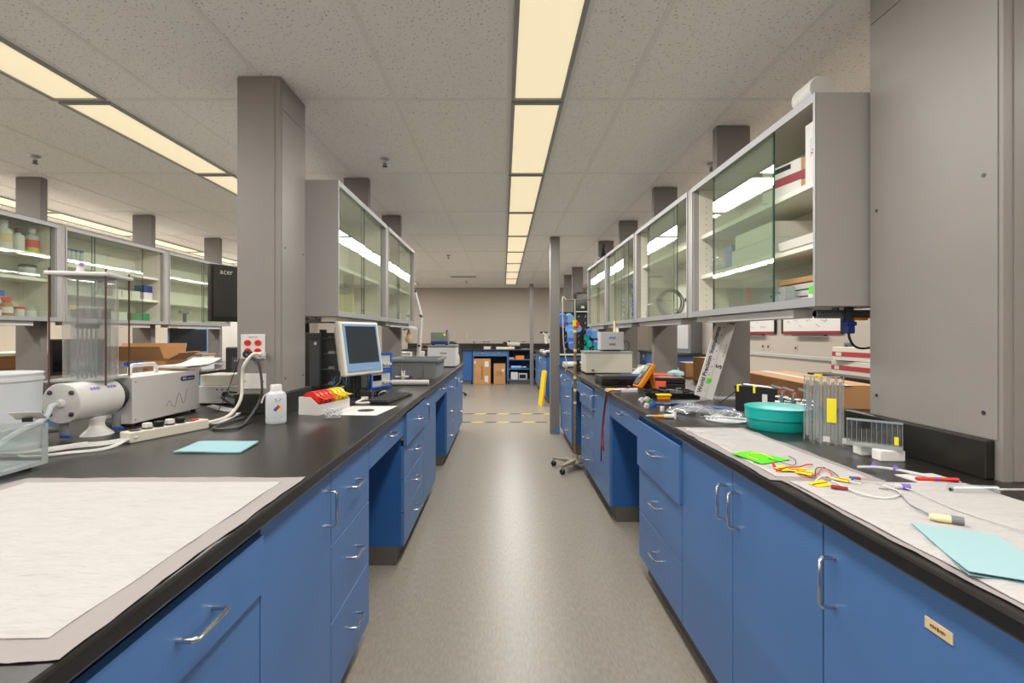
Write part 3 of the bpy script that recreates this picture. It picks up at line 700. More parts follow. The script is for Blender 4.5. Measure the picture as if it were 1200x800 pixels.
# sockets on the column
fy = 2.42 - .003
t = thing('socket_plate', 'white wall plate with four red sockets on the grey column', 'socket', P(297, 406, fy))
t.location = P(297, 406, fy)
B(-.059, .059, -.006, 0, -.06, .06).build('plate', 'white_gloss', t, bev=.002)
for x in (-.025, .025):
    for z in (.018, -.022):
        s = MB().lathe([(0, 0), (.0175, 0), (.0165, .004), (0, .004)], c=(x, -.006, z), n=20, M=MY, sy=.86).build('socket', 'red', t)
        B(x - .007, x - .004, -.0105, -.0098, z - .004, z + .006).build('slot', 'black', s); B(x + .004, x + .007, -.0105, -.0098, z - .004, z + .006).build('slot', 'black', s)
m = MB()
for x in (-.02, -.014, -.008, -.001, .006, .013, .018): m.box(x, x + .004, -.0065, -.006, .044, .0475)
m.build('printing', 'print', t)
t = thing('blank_plate', 'blank white wall plate below the red sockets', 'wall plate', P(298.5, 446.5, fy))
B(-.058, .058, -.006, 0, -.037, .037).build('plate', 'white_gloss', t, bev=.002)
for x in (-.045, .045): MB().cyl((x, -.006, 0), (x, -.0075, 0), .003, n=8).build('screw', 'dark_steel', t)
p1, p2 = P(306, 415, fy - .04), P(289, 415, fy - .04)
t = thing('extension_cord', 'thick white power cord from the red sockets to the power strip', 'cord', p1)
B(-.012, .012, -.004, .028, -.012, .012).build('plug', 'white', t, bev=.004)
e = Vector((-1.236, 2.073, ZT + .02))
MB().tube([Vector((0, -.004, 0)), Vector((-.03, -.02, 0.0)), Vector((-.065, -.03, -.05)), P(284, 440, 2.36) - p1, P(282, 468, 2.34) - p1, P(268, 487, 2.28) - p1, e - p1], .0075, n=10).build('cable', 'offwhite', t)
t = thing('extension_cord', 'black power cord from the red sockets down to the worktop', 'cord', p2)
MB().cyl((0, -.006, 0), (0, .028, 0), .017, n=14).build('plug', 'black', t)
MB().tube([Vector((0, -.004, 0)), Vector((.02, -.02, -.01)), P(303, 425, 2.36) - p2, P(307, 455, 2.36) - p2, P(303, 472, 2.35) - p2, G(289, 493, ZT + .012) - p2, G(276, 501.5, ZT + .007) - p2, G(250, 502, ZT + .007) - p2, G(262, 496, ZT + .007) - p2, G(285, 489.5, ZT + .007) - p2], .0055, n=8).build('cable', 'darkgrey', t)

# wash bottle
t = thing('wash_bottle', 'white plastic wash bottle with hazard diamond before the grey column', 'bottle', (-1.001, 2.186, ZT)); t.scale = (.95,) * 3
MB().lathe([(0, 0), (.041, 0), (.044, .004), (.044, .125), (.040, .138), (.026, .147), (.024, .150), (0, .150)], n=32).build('body', 'translucent', t)
MB().lathe([(0, .148), (.025, .148), (.025, .173), (.022, .178), (0, .178)], n=24).build('cap', 'white_gloss', t)
MB().tube([(-.02, -.02, .14), (-.045, -.02, .128), (-.055, -.025, .095)], .0035, n=8).build('spout', 'white', t)
MB().lathe([(.0443, .008), (.0447, .01), (.0447, .105), (.0443, .105)], n=32).build('liquid', 'translucent', t)
def curved(poly, m_, nm):
    r = .0452; mb = MB(); v = []
    for x, z in poly:
        a_ = x / r; v.append((r * math.sin(a_ + .35), -r * math.cos(a_ + .35), z))
    mb.add(v, [tuple(range(len(v)))]); return mb.build(nm, m_, t, recalc=False)
dz, s = .068, .0105; dx = .012
for (ox, oz, m_) in ((0, s, 'red'), (-s, 0, 'royal'), (s, 0, 'yellow'), (0, -s, 'white')):
    curved([(dx + ox, dz + oz - s), (dx + ox + s, dz + oz), (dx + ox, dz + oz + s), (dx + ox - s, dz + oz)], m_, 'hazard_diamond')
for z, wd in ((.112, .026), (.103, .02), (.03, .026)): curved([(dx - wd / 2, z), (dx + wd / 2, z), (dx + wd / 2, z + .0035), (dx - wd / 2, z + .0035)], 'print', 'printed_line')

# tape rack
t = thing('tape_rack', 'white open tape rack with a sloped front end', 'tape rack', (-0.9071, 2.529, ZT), R(-15))
w, l = .055, .135
side = [(-w, 0), (w, 0), (w, .05), (.01, .085), (-w, .085)]
for y in (-l, l - .004):
    Mx4 = Matrix.Translation((0, y + .004, 0)) @ Matrix(((1, 0, 0, 0), (0, 0, -1, 0), (0, 1, 0, 0), (0, 0, 0, 1)))
    MB().prism(side, .004, Mx4).build('end_panel', 'white', t)
B(w - .004, w, -l + .004, l - .004, 0, .05).build('front_panel', 'white', t); B(-w, -w + .004, -l + .004, l - .004, 0, .085).build('back_panel', 'white', t); B(-w + .004, w - .004, -l + .004, l - .004, 0, .004).build('floor_panel', 'white', t)
MX = Matrix.Rotation(R(90), 3, 'X')
t0 = Matrix.Translation((-0.9071, 2.529, ZT)) @ Matrix.Rotation(R(-15), 4, 'Z')
for i in range(7):
    red = i < 4; y = -l + .03 + i * .034 + (.008 if not red else 0)
    loc = t0 @ Vector((-.002, y + .012, .066))
    q = thing('tape_roll', ('red' if red else 'yellow') + ' tape roll in the white rack, ' + ORD[i if red else 6 - i] + (' from its sloped near end' if red else ' from its far end'), 'tape roll', loc, R(-15), 'red tapes in the rack' if red else 'yellow tapes in the rack')
    MB().lathe([(.030, 0), (.044, 0), (.044, .024), (.030, .024)], n=28, M=MX).build('tape', 'red' if red else 'yellow', q)
    MB().lathe([(.028, .001), (.030, .001), (.030, .023), (.028, .023)], n=28, M=MX).build('core', 'tan', q)
    MB().sheet(lambda u, v: Vector((.038 + .05 * u, -.001 - .022 * v, .022 - .02 * u + .008 * u * u)), 4, 2, .0006).build('loose_end', 'redorange' if red else 'yellow', q, recalc=False)

# sheet with oval
c = [G(385, 486.5), G(441, 487), G(466, 476.5), G(412, 476)]; o = sum(c, Vector()) / 4
t = thing('paper_sheet', 'white sheet with a black oval lying beside the tape rack', 'paper', o)
MB().sheet(lambda u, v: (c[0] * (1 - u) + c[1] * u) * (1 - v) + (c[3] * (1 - u) + c[2] * u) * v - o + Vector((0, 0, .0022 + .002 * u * v)), 6, 6, .0012).build('sheet', 'paper', t, recalc=False)
q = G(429, 481.5) - o; MB().lathe([(0, .0052), (.042, .0052), (.042, .0062), (0, .0062)], c=(q.x, q.y, -.001), n=28, sy=.95).build('oval_print', 'darkgrey', t)
t = thing('bubble_roll', 'small roll of clear bubble wrap before the tape rack', 'bubble wrap', G(391, 489.5) + Vector((0, 0, .0)), R(10))
m = MB().cyl((-.038, 0, .022), (.038, 0, .022), .022, n=18); m.build('roll', 'poly', t)
m = MB()
for i in range(60):
    a_ = i * 2.4; x = -.034 + .068 * (i / 59); m.lathe([(0, -.003), (.004, -.001), (.003, .002), (0, .0035)], c=(x, .022 * math.cos(a_), .022 + .022 * math.sin(a_)), n=6)
m.build('bubbles', 'plastic_clear', t, kind='stuff')

# monitor: beige shell, blue bezel
mx, my = -.846, 2.935
t = thing('monitor', 'beige flat monitor with blue bezel turned toward the aisle', 'monitor', (mx, my, ZT), R(64)); t.scale = (.94,) * 3
tilt = Matrix.Rotation(R(-9), 3, 'X')
def tb_(c_, sz): c_ = Vector(c_); return MB().obox(tilt @ (c_ - Vector((0, 0, .30))) + Vector((0, 0, .30)), sz, tilt)
tb_((0, 0, .325), (.345, .045, .335)).build('shell', 'offwhite', t, bev=.012)
tb_((0, .04, .325), (.29, .05, .28)).build('rear_housing', 'offwhite', t, bev=.02)
bz = tb_((0, -.0235, .328), (.305, .006, .298)).build('bezel', 'bluebezel', t, bev=.002)
tb_((0, -.0275, .348), (.270, .003, .228)).build('screen', 'screen', t)
for i in range(5): tb_((-.03 + i * .022, -.0272, .197), (.010, .002, .005)).build('button', 'lightgrey', bz)
MB().cyl((0, .05, .012), (0, .06, .30), .022, .02, n=16).build('stand_neck', 'black', t)
MB().lathe([(0, 0), (.115, 0), (.112, .008), (.03, .016), (0, .016)], c=(0, .04, 0), n=32, sy=.85).build('stand_base', 'black', t)
cable('video_cable', 'black video cable hanging from the beige monitor', [(mx + .04, my + .03, ZT + .18), (mx + .05, my - .01, ZT + .12), (mx + .05, my - .03, ZT + .05), (mx + .08, my - .02, ZT + .008)], .006, 'black')
# adapter, mouse, keyboard, leads
q = G(427.5, 470.5)
t = thing('power_adapter', 'black power adapter block below the beige monitor', 'adapter', q, R(8)); B(-.035, .035, 0, .09, 0, .062).build('body', 'black', t, bev=.006); B(-.02, .02, -.014, 0, .008, .03).build('plug_socket', 'offwhite', t, bev=.003)
cable('white_lead', 'white lead with blue connector in front of the adapter', [tuple(q + Vector((0, -.016, .018))), tuple(q + Vector((-.02, -.10, .006))), tuple(q + Vector((.05, -.08, .006))), tuple(q + Vector((.13, -.01, .006))), tuple(q + Vector((.16, .05, .008)))], .007, 'offwhite')
q2 = G(447, 468); t = thing('cable_connector', 'blue video connector at the end of the white lead', 'connector', q2, R(50)); B(-.02, .02, -.016, .016, 0, .016).build('shell', 'navy', t, bev=.003); B(.02, .03, -.012, .012, .003, .013).build('contact', 'steel', t)
t = thing('keyboard', 'black keyboard lying beside the beige monitor', 'keyboard', G(455, 470) + Vector((-.02, .10, 0)), R(82))
B(-.21, .21, -.075, .075, 0, .014).build('case', 'black', t, bev=.003)
for r in range(5):
    for k in range(14): B(-.2 + k * .0285, -.2 + k * .0285 + .024, -.068 + r * .027, -.068 + r * .027 + .022, .014, .019).build('key', 'darkgrey', t)
q = G(448.5, 463.5); t = thing('mouse', 'black computer mouse resting by the keyboard', 'mouse', q + Vector((-.02, .03, .0)), R(70))
MB().lathe([(0, 0), (.032, 0), (.034, .008), (.028, .024), (.012, .034), (0, .036)], n=24, sx=1.75).build('shell', 'black_gloss', t); B(.012, .03, -.003, .003, .026, .038).build('wheel', 'darkgrey', t)
# white roll of paper, spool
a, b = G(434, 461, ZT) + Vector((0, .02, .022)), G(502, 461, ZT) + Vector((0, .02, .022))
t = thing('paper_roll', 'long white roll of paper lying across the worktop', 'paper roll', ((a.x + b.x) / 2, a.y + .28, ZT)); l = (b.x - a.x) / 2
t.location.y = 3.79; l = .205; t.location.x = -.775
MB().lathe([(.010, 0), (.021, 0), (.021, 2 * l), (.010, 2 * l)], c=(-l, 0, .022), n=24, M=Matrix.Rotation(R(90), 3, 'Y')).build('roll', 'white', t)
MB().lathe([(.009, -.002), (.010, -.002), (.010, 2 * l + .002), (.009, 2 * l + .002)], c=(-l, 0, .022), n=16, M=Matrix.Rotation(R(90), 3, 'Y')).build('core', 'tan', t)
t = thing('wire_spool', 'white plastic wire spool on its axle by the paper roll', 'spool', (-0.8037, 3.976, ZT), R(15))
MB().lathe([(.008, -.012), (.05, -.012), (.05, -.007), (.03, -.007), (.03, .007), (.05, .007), (.05, .012), (.008, .012)], c=(0, 0, .05), n=32, M=Matrix.Rotation(R(90), 3, 'Y')).build('reel', 'offwhite', t)
MB().cyl((-.06, 0, .05), (.06, 0, .05), .0075, n=12).build('axle', 'white', t); MB().cyl((.045, 0, .05), (.075, 0, .05), .011, n=12).build('axle_tip', 'navy', t)
# stacked blue instruments
for i, lb in enumerate(('lower of two stacked bench instruments with blue frames', 'upper of two stacked bench instruments with blue frames')):
    t = thing('bench_instrument', lb, 'instrument', (-0.9682, 3.779 + .14, ZT + i * .128), R(84))
    t.location = (-0.8789, 3.572, ZT + i * .128); t.rotation_euler.z = R(62)
    B(-.105, .105, .02, .18, .008, .124).build('case', 'lightgrey', t, bev=.003)
    f = MB(); f.box(-.11, -.095, -.005, .025, .004, .127); f.box(.095, .11, -.005, .025, .004, .127); f.box(-.095, .095, -.005, .025, .112, .127); f.box(-.095, .095, -.005, .025, .004, .018)
    f.build('blue_frame', 'royal', t); B(-.095, .095, .0, .02, .018, .112).build('face', 'lightgrey', t)
    B(-.085, .0, -.003, .0, .06, .10).build('display', 'black_gloss', t)
    for k in range(3): MB().cyl((.02 + k * .03, 0, .045), (.02 + k * .03, -.02, .045), .010, n=12).build('knob', 'white', t)
    for x in (-.08, .08): B(x - .012, x + .012, .05, .17, -.0, .008).build('foot', 'rubber', t)
# grey tote
t = thing('grey_tote', 'grey plastic storage tote standing on the tower worktop', 'tote', (-0.7943, 4.625, ZT))
def rr(w, d, r, n=5):
    o = []
    for cx, cy, a0 in ((w - r, d - r, 0), (-w + r, d - r, 90), (-w + r, -d + r, 180), (w - r, -d + r, 270)):
        o += [(cx + r * math.cos(R(a0 + 90 * i / n)), cy + r * math.sin(R(a0 + 90 * i / n))) for i in range(n + 1)]
    return o
def shell(rings):
    mb = MB(); n = len(rings[0][0]); v = [(x, y, z) for p, z in rings for x, y in p]
    f = [(j * n + i, j * n + (i + 1) % n, (j + 1) * n + (i + 1) % n, (j + 1) * n + i) for j in range(len(rings) - 1) for i in range(n)]
    f += [tuple(range(n - 1, -1, -1)), tuple(range((len(rings) - 1) * n, len(rings) * n))]
    return mb.add(v, f, True)
shell([(rr(.20, .26, .03), 0), (rr(.215, .28, .03), .150), (rr(.232, .297, .03), .152), (rr(.232, .297, .03), .172), (rr(.212, .277, .03), .172), (rr(.196, .256, .03), .006)]).build('shell', 'tubgrey', t, recalc=True)
for x in (-.10, .10): B(x - .004, x + .004, -.285, -.272, .02, .15).build('rib', 'tubgrey', t)
for i in range(2):
    cable('red_black_lead', ('red' if i else 'black') + ' test lead lying before the grey tote', [(-0.8742 + .05 * i, 4.23, ZT + .005), (-0.8084 + .05 * i, 4.202 + .03 * i, ZT + .012), (-0.7332, 4.239, ZT + .006), (-0.658, 4.221 + .02 * i, ZT + .005)], .005, 'red' if i else 'black')
# white bottle, blue tray, beaker, cold box with instrument
bottle('white_bottle', 'squat white plastic bottle standing behind the grey tote', (-.93, 5.60, ZT), .075, .20, 'translucent', 'white', lab=None)
t = thing('blue_tray', 'small blue plastic tray behind the white bottle', 'tray', (-.975, 5.80, ZT)); shell([(rr(.14, .07, .02), 0), (rr(.15, .08, .02), .10), (rr(.157, .087, .02), .105), (rr(.145, .075, .02), .105), (rr(.136, .066, .02), .005)]).build('shell', 'royal', t); B(-.06, .06, -.089, -.084, .07, .095).build('grip', 'navy', t)
t = thing('sample_box', 'tall off-white plastic box under the desk lamp', 'box', (-1.10, 5.55, ZT)); B(-.07, .07, -.06, .06, 0, .17).build('body', 'offwhite', t, bev=.004); B(-.073, .073, -.063, .063, .17, .19).build('lid', 'white', t, bev=.004)
t = thing('cold_box', 'white cold box with a dark lid edge at the bench end', 'cold box', (-0.7285, 6.035, ZT)); B(-.165, .165, -.18, .18, .01, .235).build('body', 'white', t, bev=.006); B(-.17, .17, -.185, .185, .235, .262).build('lid', 'midgrey', t, bev=.006); B(-.02, .06, -.182, -.18, .16, .172).build('badge', 'midgrey', t)
B(-.15, .15, -.16, .16, 0, .01).build('foot', 'rubber', t)
t = thing('top_instrument', 'small grey instrument with a blue stripe on the cold box', 'instrument', (-0.7614, 5.978, ZT + .262))
B(-.10, .10, -.09, .09, .012, .15).build('case', 'midgrey', t, bev=.004); B(-.101, .101, -.0925, -.09, .014, .045).build('blue_stripe', 'navy', t); B(-.06, .03, -.0925, -.09, .09, .125).build('display', 'instr_green', t); B(.05, .075, -.0925, -.09, .11, .135).build('yellow_mark', 'lemon', t)
MB().cyl((.08, 0, .15), (.08, 0, .18), .010, n=10).build('nozzle', 'dark_steel', t)
for x in (-.08, .08): MB().cyl((x, -.05, 0), (x, -.05, .012), .012, n=10).build('foot', 'rubber', t); MB().cyl((x, .05, 0), (x, .05, .012), .012, n=10).build('foot', 'rubber', t)
t = thing('white_bag', 'crumpled white bag with purple print at the bench end corner', 'bag', (-0.5969, 6.27, ZT))
m = MB().lathe([(0, 0), (.04, 0), (.046, .03), (.042, .09), (.036, .13), (.02, .15), (0, .15)], n=14)
m.v = [(x * (1 + .15 * noise.noise((x * 30, y * 30, z * 30))), y * (1 + .2 * noise.noise((x * 25, z * 25, y * 9))), z) for x, y, z in m.v]; m.build('bag', 'white', t); B(-.012, .016, -.047, -.043, .06, .09).build('print', 'purple', t)
# articulated lamp
t = thing('desk_lamp', 'white articulated arm lamp beside the glass cabinet end', 'lamp', (-.93, 5.40, ZT))
b0 = Vector((-.93, 5.40, ZT)); e1 = P(493.5, 370, 5.40) - b0; e2 = P(486.5, 341.5, 5.40) - b0; hd = P(480, 384, 5.40) - b0
MB().lathe([(0, 0), (.06, 0), (.06, .02), (.02, .03), (0, .03)], n=24).build('base', 'white', t)
for nm, a_, b_, r1, r2 in (('lower_arm', Vector((0, 0, .03)), e1 - Vector((.0, 0, .02)), .026, .020), ('upper_arm', e1, e2, .018, .012), ('drop_arm', e2, hd + Vector((0, 0, .03)), .010, .008)): MB().cyl(a_, b_, r1, r2, n=12).build(nm, 'white', t)
for q in (e1, e2, e1 * .45): MB().cyl(q + Vector((0, -.03, 0)), q + Vector((0, .03, 0)), .014, n=12).build('joint', 'darkgrey', t)
MB().lathe([(0, .02), (.06, .015), (.085, -.005), (.085, -.02), (.0, -.012)], c=hd, n=28).build('lamp_head', 'white', t); MB().cyl(hd + Vector((-.04, 0, -.01)), hd + Vector((-.08, -.02, -.01)), .018, n=12).build('switch_knob', 'tealdark', t)
MB().lathe([(0, -.16), (.03, -.15), (.045, -.11), (.03, -.06), (.012, -.03), (.012, 0), (0, 0)], c=hd + Vector((-.01, 0, -.01)), n=18).build('hanging_bulb', 'tan', t)

# under-cabinet clutter behind the tape rack
t = thing('black_computer', 'black desktop computer standing behind the tape rack', 'computer', (-1.28, 3.45, ZT)); B(-.12, .10, -.22, .22, .01, .40).build('case', 'black', t, bev=.005); B(.02, .095, -.224, -.22, .05, .35).build('front_panel', 'darkgrey', t); MB().cyl((.06, -.224, .33), (.06, -.23, .33), .010, n=12).build('power_button', 'lightgrey', t)
for x in (-.10, .07): B(x - .015, x + .015, -.2, .2, 0, .01).build('foot', 'rubber', t)
t = thing('circuit_rack', 'open electronics rack with boards and green wires under the cabinet', 'rack', (-1.10, 3.25, ZT))
for x in (-.08, .08): B(x - .006, x + .006, -.05, .05, 0, .42).build('upright', 'black', t)
for i in range(4): s = B(-.074, .074, -.045, .045, .06 + i * .1, .064 + i * .1).build('board', 'darkgrey', t); B(-.04, .0, -.02, .02, .064 + i * .1, .08 + i * .1).build('chip', 'midgrey', s); B(.02, .05, -.03, 0, .064 + i * .1, .085 + i * .1).build('chip', 'black', s)
for i in range(7):
    cable('green_wire', 'thin wire looping out of the electronics rack', [(-1.08 + .01 * i, 3.2, ZT + .09 + .03 * i), (-1.08 + .02 * i, 3.12 - .01 * i, ZT + .12 - .01 * i), (-1.04 - .02 * i, 3.08, ZT + .03), (-1.12 + .03 * i, 3.12, ZT + .01)], .003, 'tealdark' if i % 2 else 'rubber', group='wires by the rack')
t = thing('black_stand', 'black vertical equipment stand behind the beige monitor', 'stand', (-1.02, 3.42, ZT)); B(-.05, .03, -.04, .04, .015, .50).build('pillar', 'black', t, bev=.003); B(-.06, .06, -.07, .07, 0, .015).build('base', 'black', t)
t = thing('flex_conduit', 'grey ribbed conduit under the glass cabinet above the monitor', 'conduit', (-1.08, 2.86, UZ0 - .026)); m = MB()
for i in range(22): m.lathe([(.010, 0), (.014, .004), (.010, .008)], c=(-.10 + i * .009, 0, 0), n=12, M=Matrix.Rotation(R(90), 3, 'Y'))
m.build('ribs', 'midgrey', t); MB().cyl((-.10, 0, 0), (.10, 0, 0), .0105, n=12).build('core', 'darkgrey', t); B(-.005, .005, -.012, .012, .008, .0255).build('clamp', 'steel', t)
t = thing('black_bottle', 'small dark bottle on top of the black computer', 'bottle', (-1.36, 3.40, ZT + .40)); MB().lathe([(0, 0), (.03, 0), (.03, .12), (.018, .14), (.018, .17), (0, .17)], n=18).build('body', 'black', t); MB().lathe([(0, .165), (.02, .165), (.02, .19), (0, .19)], n=16).build('cap', 'midgrey', t)
# ------------------------------------------------------------------ BOTTLE CABINET BENCH (beyond the tower bench)
X_ = UXF - .13
top, mid, low = 1.915, 1.72, UZ0 + .023
gb = 'bottles in the reagent cabinet'
bottle('reagent_bottle', 'bottle of dark blue liquid on the top shelf of the reagent cabinet', (X_, 3.50, top), .040, .19, 'plastic_clear', 'black', lab=None, fill='liquid_blue', fillh=.5)
bottle('reagent_bottle', 'large white bottle with an orange band on the top shelf of the reagent cabinet', (X_, 3.66, top), .055, .21, 'white', 'white', lab='tan')
bottle('reagent_bottle', 'slim white bottle with an orange label between two large bottles, reagent cabinet', (X_ - .03, 3.575, top), .030, .17, 'white', 'white', lab='orange')
bottle('reagent_bottle', 'white bottle with a black cap on the top shelf of the reagent cabinet', (X_, 3.775, top), .038, .175, 'white', 'black')
bottle('reagent_bottle', 'bottle of yellow liquid with a red-and-white label in the reagent cabinet', (X_, 3.885, top), .045, .20, 'plastic_clear', 'white', lab='redorange', fill='liquid_yellow', fillh=.2)
bottle('reagent_bottle', 'bottle of blue liquid on the middle shelf of the reagent cabinet', (X_, 3.52, mid), .032, .17, 'liquid_blue', 'white')
jar('black_lid_can', 'white can with a black lid on the middle shelf of the reagent cabinet', (X_, 3.85, mid), .05, .105, 'white', 'black', lab='lightgrey')
bottle('reagent_bottle', 'big white jug with a red cap and red label line in the reagent cabinet', (X_, 3.55, low), .065, .21, 'white', 'red', lab='redstripe', neck=.6)
bottle('reagent_bottle', 'white bottle with a blue cap behind the red-capped jug', (X_ - .04, 3.66, low), .045, .20, 'white', 'royal', neck=.7)
bottle('reagent_bottle', 'brown glass bottle with a red cap in the reagent cabinet', (X_, 3.68, low), .042, .15, 'liquid_brown', 'red', neck=.65)
jar('red_lid_jar', 'small white jar with a red lid in the reagent cabinet', (X_, 3.785, low), .032, .085, 'white', 'red')
jar('red_lid_jar', 'squat jar with a red lid at the front of the reagent cabinet', (X_ + .08, 3.53, low), .030, .065, 'white', 'red')
jar('white_tub', 'low white tub beside the red-lidded jar in the reagent cabinet', (X_, 3.87, low), .042, .075, 'white', 'lightgrey')
s1, s2 = 1.867, 1.636
for i in range(4):
    t = thing('sample_tube', 'clear tube with a blue cap standing in a white rack', 'tube', (X_, 4.21 + i * .045, s1 + .02), 0, 'blue-capped tubes on the shelf')
    MB().lathe([(0, 0), (.008, .004), (.014, .02), (.014, .11), (0, .11)], n=14).build('tube', 'plastic_clear', t); MB().lathe([(0, .108), (.016, .108), (.016, .125), (0, .125)], n=14).build('cap', 'royal', t)
t = thing('tube_rack', 'white rack holding the blue-capped tubes', 'rack', (X_, 4.278, s1)); B(-.03, .03, -.10, .10, 0, .0195).build('base', 'white', t); B(.024, .03, -.10, .10, .0195, .05).build('rail', 'white', t); B(-.03, -.024, -.10, .10, .0195, .05).build('rail', 'white', t)
t = thing('glass_flask', 'conical glass flask with a blue stopper on the shelf beside white boxes', 'flask', (X_, 4.55, s2)); MB().lathe([(0, 0), (.05, 0), (.052, .006), (.02, .09), (.018, .12), (.0, .12)], n=20).build('body', 'poly', t); MB().lathe([(0, .12), (.018, .12), (.018, .14), (0, .14)], n=14).build('stopper', 'royal', t)
for i in range(3): carton('white_box', 'small white carton in a row on the shelf above the green box', 'box', (X_, 4.68 + i * .12, s2), (.10, .11, .075), 0, 'offwhite', 'small white cartons', tape=None)
carton('white_box', 'white carton at the shelf end, carrying a blue and white carton', 'box', (X_, 5.09, s2), (.10, .12, .075), 0, 'white', tape=None)
carton('blue_white_box', 'blue and white carton stacked on a white carton', 'box', (X_, 5.09, s2 + .075), (.10, .12, .07), 0, 'navy', tape='white')
for i in range(5): jar('amber_vial', 'small amber vial in a row at the cabinet floor', (X_ + .02, 4.36 + i * .035, low), .014, .08, 'liquid_brown', 'white', 'amber vials')
for i in range(2): carton('white_box', 'small white carton on the cabinet floor between vials and green box', 'box', (X_, 4.64 + i * .12, low), (.09, .11, .09), 0, 'white', 'white cartons on the cabinet floor', tape=None)
carton('green_box', 'green box on the cabinet floor', 'box', (X_, 4.97, low), (.12, .25, .085), 0, 'boxgreen', tape='boxgreen')
t = thing('grey_hand_tool', 'grey pistol-grip hand tool standing in the glass cabinet', 'tool', (X_, 5.75, low)); B(-.02, .02, -.08, .08, 0, .012).build('base', 'midgrey', t, bev=.003); B(-.012, .012, -.02, .02, .012, .11).build('grip', 'darkgrey', t, bev=.004); B(-.016, .016, -.09, .06, .11, .145).build('barrel', 'midgrey', t, bev=.006)
t = thing('red_disc', 'round reddish disc leaning on the top shelf of the tool cabinet', 'disc', (X_, 5.42, 1.914)); MB().lathe([(0, -.004), (.05, -.004), (.05, .004), (0, .004)], c=(0, 0, .05), n=28, M=Matrix.Rotation(R(80), 3, 'Y')).build('disc', 'redstripe', t); MB().cyl((.004, 0, .05), (.008, 0, .05), .014, n=14).build('hub', 'offwhite', t)

# items on that worktop
t = thing('open_carton', 'open brown cardboard box with raised flaps', 'box', (-3.45, 4.75, ZT), R(8))
w, d, h = .30, .20, .15
for nm, a_ in (('side_wall', (-w, -w + .005, -d, d)), ('side_wall', (w - .005, w, -d, d)), ('front_wall', (-w, w, -d, -d + .005)), ('back_wall', (-w, w, d - .005, d))): B(a_[0], a_[1], a_[2], a_[3], 0, h).build(nm, 'card', t)
B(-w, w, -d, d, 0, .004).build('floor_panel', 'card', t)
for ax, sg, ang in (('y', -1, 35), ('y', 1, -20), ('x', 1, 60), ('x', -1, 40)):
    if ax == 'y': MB().obox((0, sg * (d + .08 * math.sin(R(ang)) * (1 if ang > 0 else .6)), h + .08 * math.cos(R(ang))), (2 * w - .01, .005, .16), Matrix.Rotation(-sg * R(abs(ang)), 3, 'X')).build('flap', 'card', t)
    else: MB().obox((sg * (w + .07 * math.sin(R(ang))), 0, h + .07 * math.cos(R(ang))), (.005, 2 * d - .01, .14), Matrix.Rotation(sg * R(ang), 3, 'Y')).build('flap', 'card', t)
for i in range(9):
    t = thing('specimen_vial', 'clear vial with a ' + ('blue' if i > 3 else 'grey') + ' cap standing before the open cardboard box', 'vial', (-3.25 + .012 * (i % 2), 4.05 + .05 * i, ZT), 0, ('blue' if i > 3 else 'grey') + '-capped vials')
    MB().lathe([(0, 0), (.018, 0), (.018, .12), (0, .12)], n=12).build('vial', 'poly', t); MB().lathe([(0, .118), (.02, .118), (.02, .15), (0, .15)], n=12).build('cap', 'royal' if i > 3 else 'midgrey', t)
def lcd(label, loc, rz, w, h, zc, front='black_gloss', shellm='black', logo=None, hm=''):
    t = thing('monitor', label, 'monitor', loc, rz)
    B(-w / 2, w / 2, -.015, .02, zc - h / 2, zc + h / 2).build('shell', shellm, t, bev=.006); B(-w / 2 + .015, w / 2 - .015, -.018, -.015, zc - h / 2 + .03, zc + h / 2 - .015).build('screen', front, t)
    B(-.03, .03, .02, .05, .02, zc).build('stand_neck', shellm, t); B(-.11, .11, -.06, .09, 0, .018).build('stand_base', shellm, t, bev=.004)
    if logo: text(t, logo, .05, (-w / 2 + .10, -.0185, zc + h / 2 - .045), (R(90), 0, 0), 'white')
    return t
lcd('black monitor seen edge-on behind the acrylic tower', (-3.64, 4.26, ZT), R(70), .42, .30, .20)
lcd('white and blue monitor far behind the open cardboard box', (-3.65, 5.75, ZT), R(45), .40, .30, .31, 'screen', 'bluebezel')
t = thing('white_carton', 'white box with a brown lid beside the open cardboard box', 'box', (-3.42, 5.55, ZT)); B(-.12, .12, -.12, .12, 0, .16).build('body', 'white', t); B(-.13, .13, -.13, .13, .16, .175).build('lid', 'card', t)
lcd('tall black monitor mounted high beside the grey column', (-1.707, 3.30, ZT), R(62), .50, .36, .65, logo='acer')
t = thing('black_equipment_case', 'black equipment case with two ridged panels behind the grey column', 'equipment', (-1.69, 3.55, ZT), R(4))
B(-.25, .25, -.08, .16, .0, .30).build('case', 'black', t, bev=.008)
for x in (-.12, .12): s = B(x - .085, x + .085, -.085, -.08, .05, .23).build('ridged_panel', 'darkgrey', t); B(x - .07, x + .07, -.088, -.085, .2, .212).build('ridge', 'midgrey', s)
MB().lathe([(0, .30), (.10, .30), (.085, .345), (.04, .365), (0, .37)], n=24, sy=.6, c=(.02, .04, 0)).build('dome', 'darkgrey', t)
t = thing('wooden_cabinet', 'low brown wooden cabinet against the wall behind the bottle bench', 'cabinet', (-4.83, 5.2, 0)); B(-.21, .21, -.9, .9, .06, 1.08).build('body', 'wood', t); B(-.22, .22, -.92, .92, 1.08, 1.11).build('top', 'beige', t, bev=.003); B(-.19, .19, -.88, .88, 0, .06).build('plinth', 'black', t)
for y in (-.45, .45): s = B(.21, .225, y - .43, y + .43, .08, 1.06).build('door', 'wood', t); B(.225, .245, y - .02, y + .02, .6, .7).build('handle', 'steel', s)
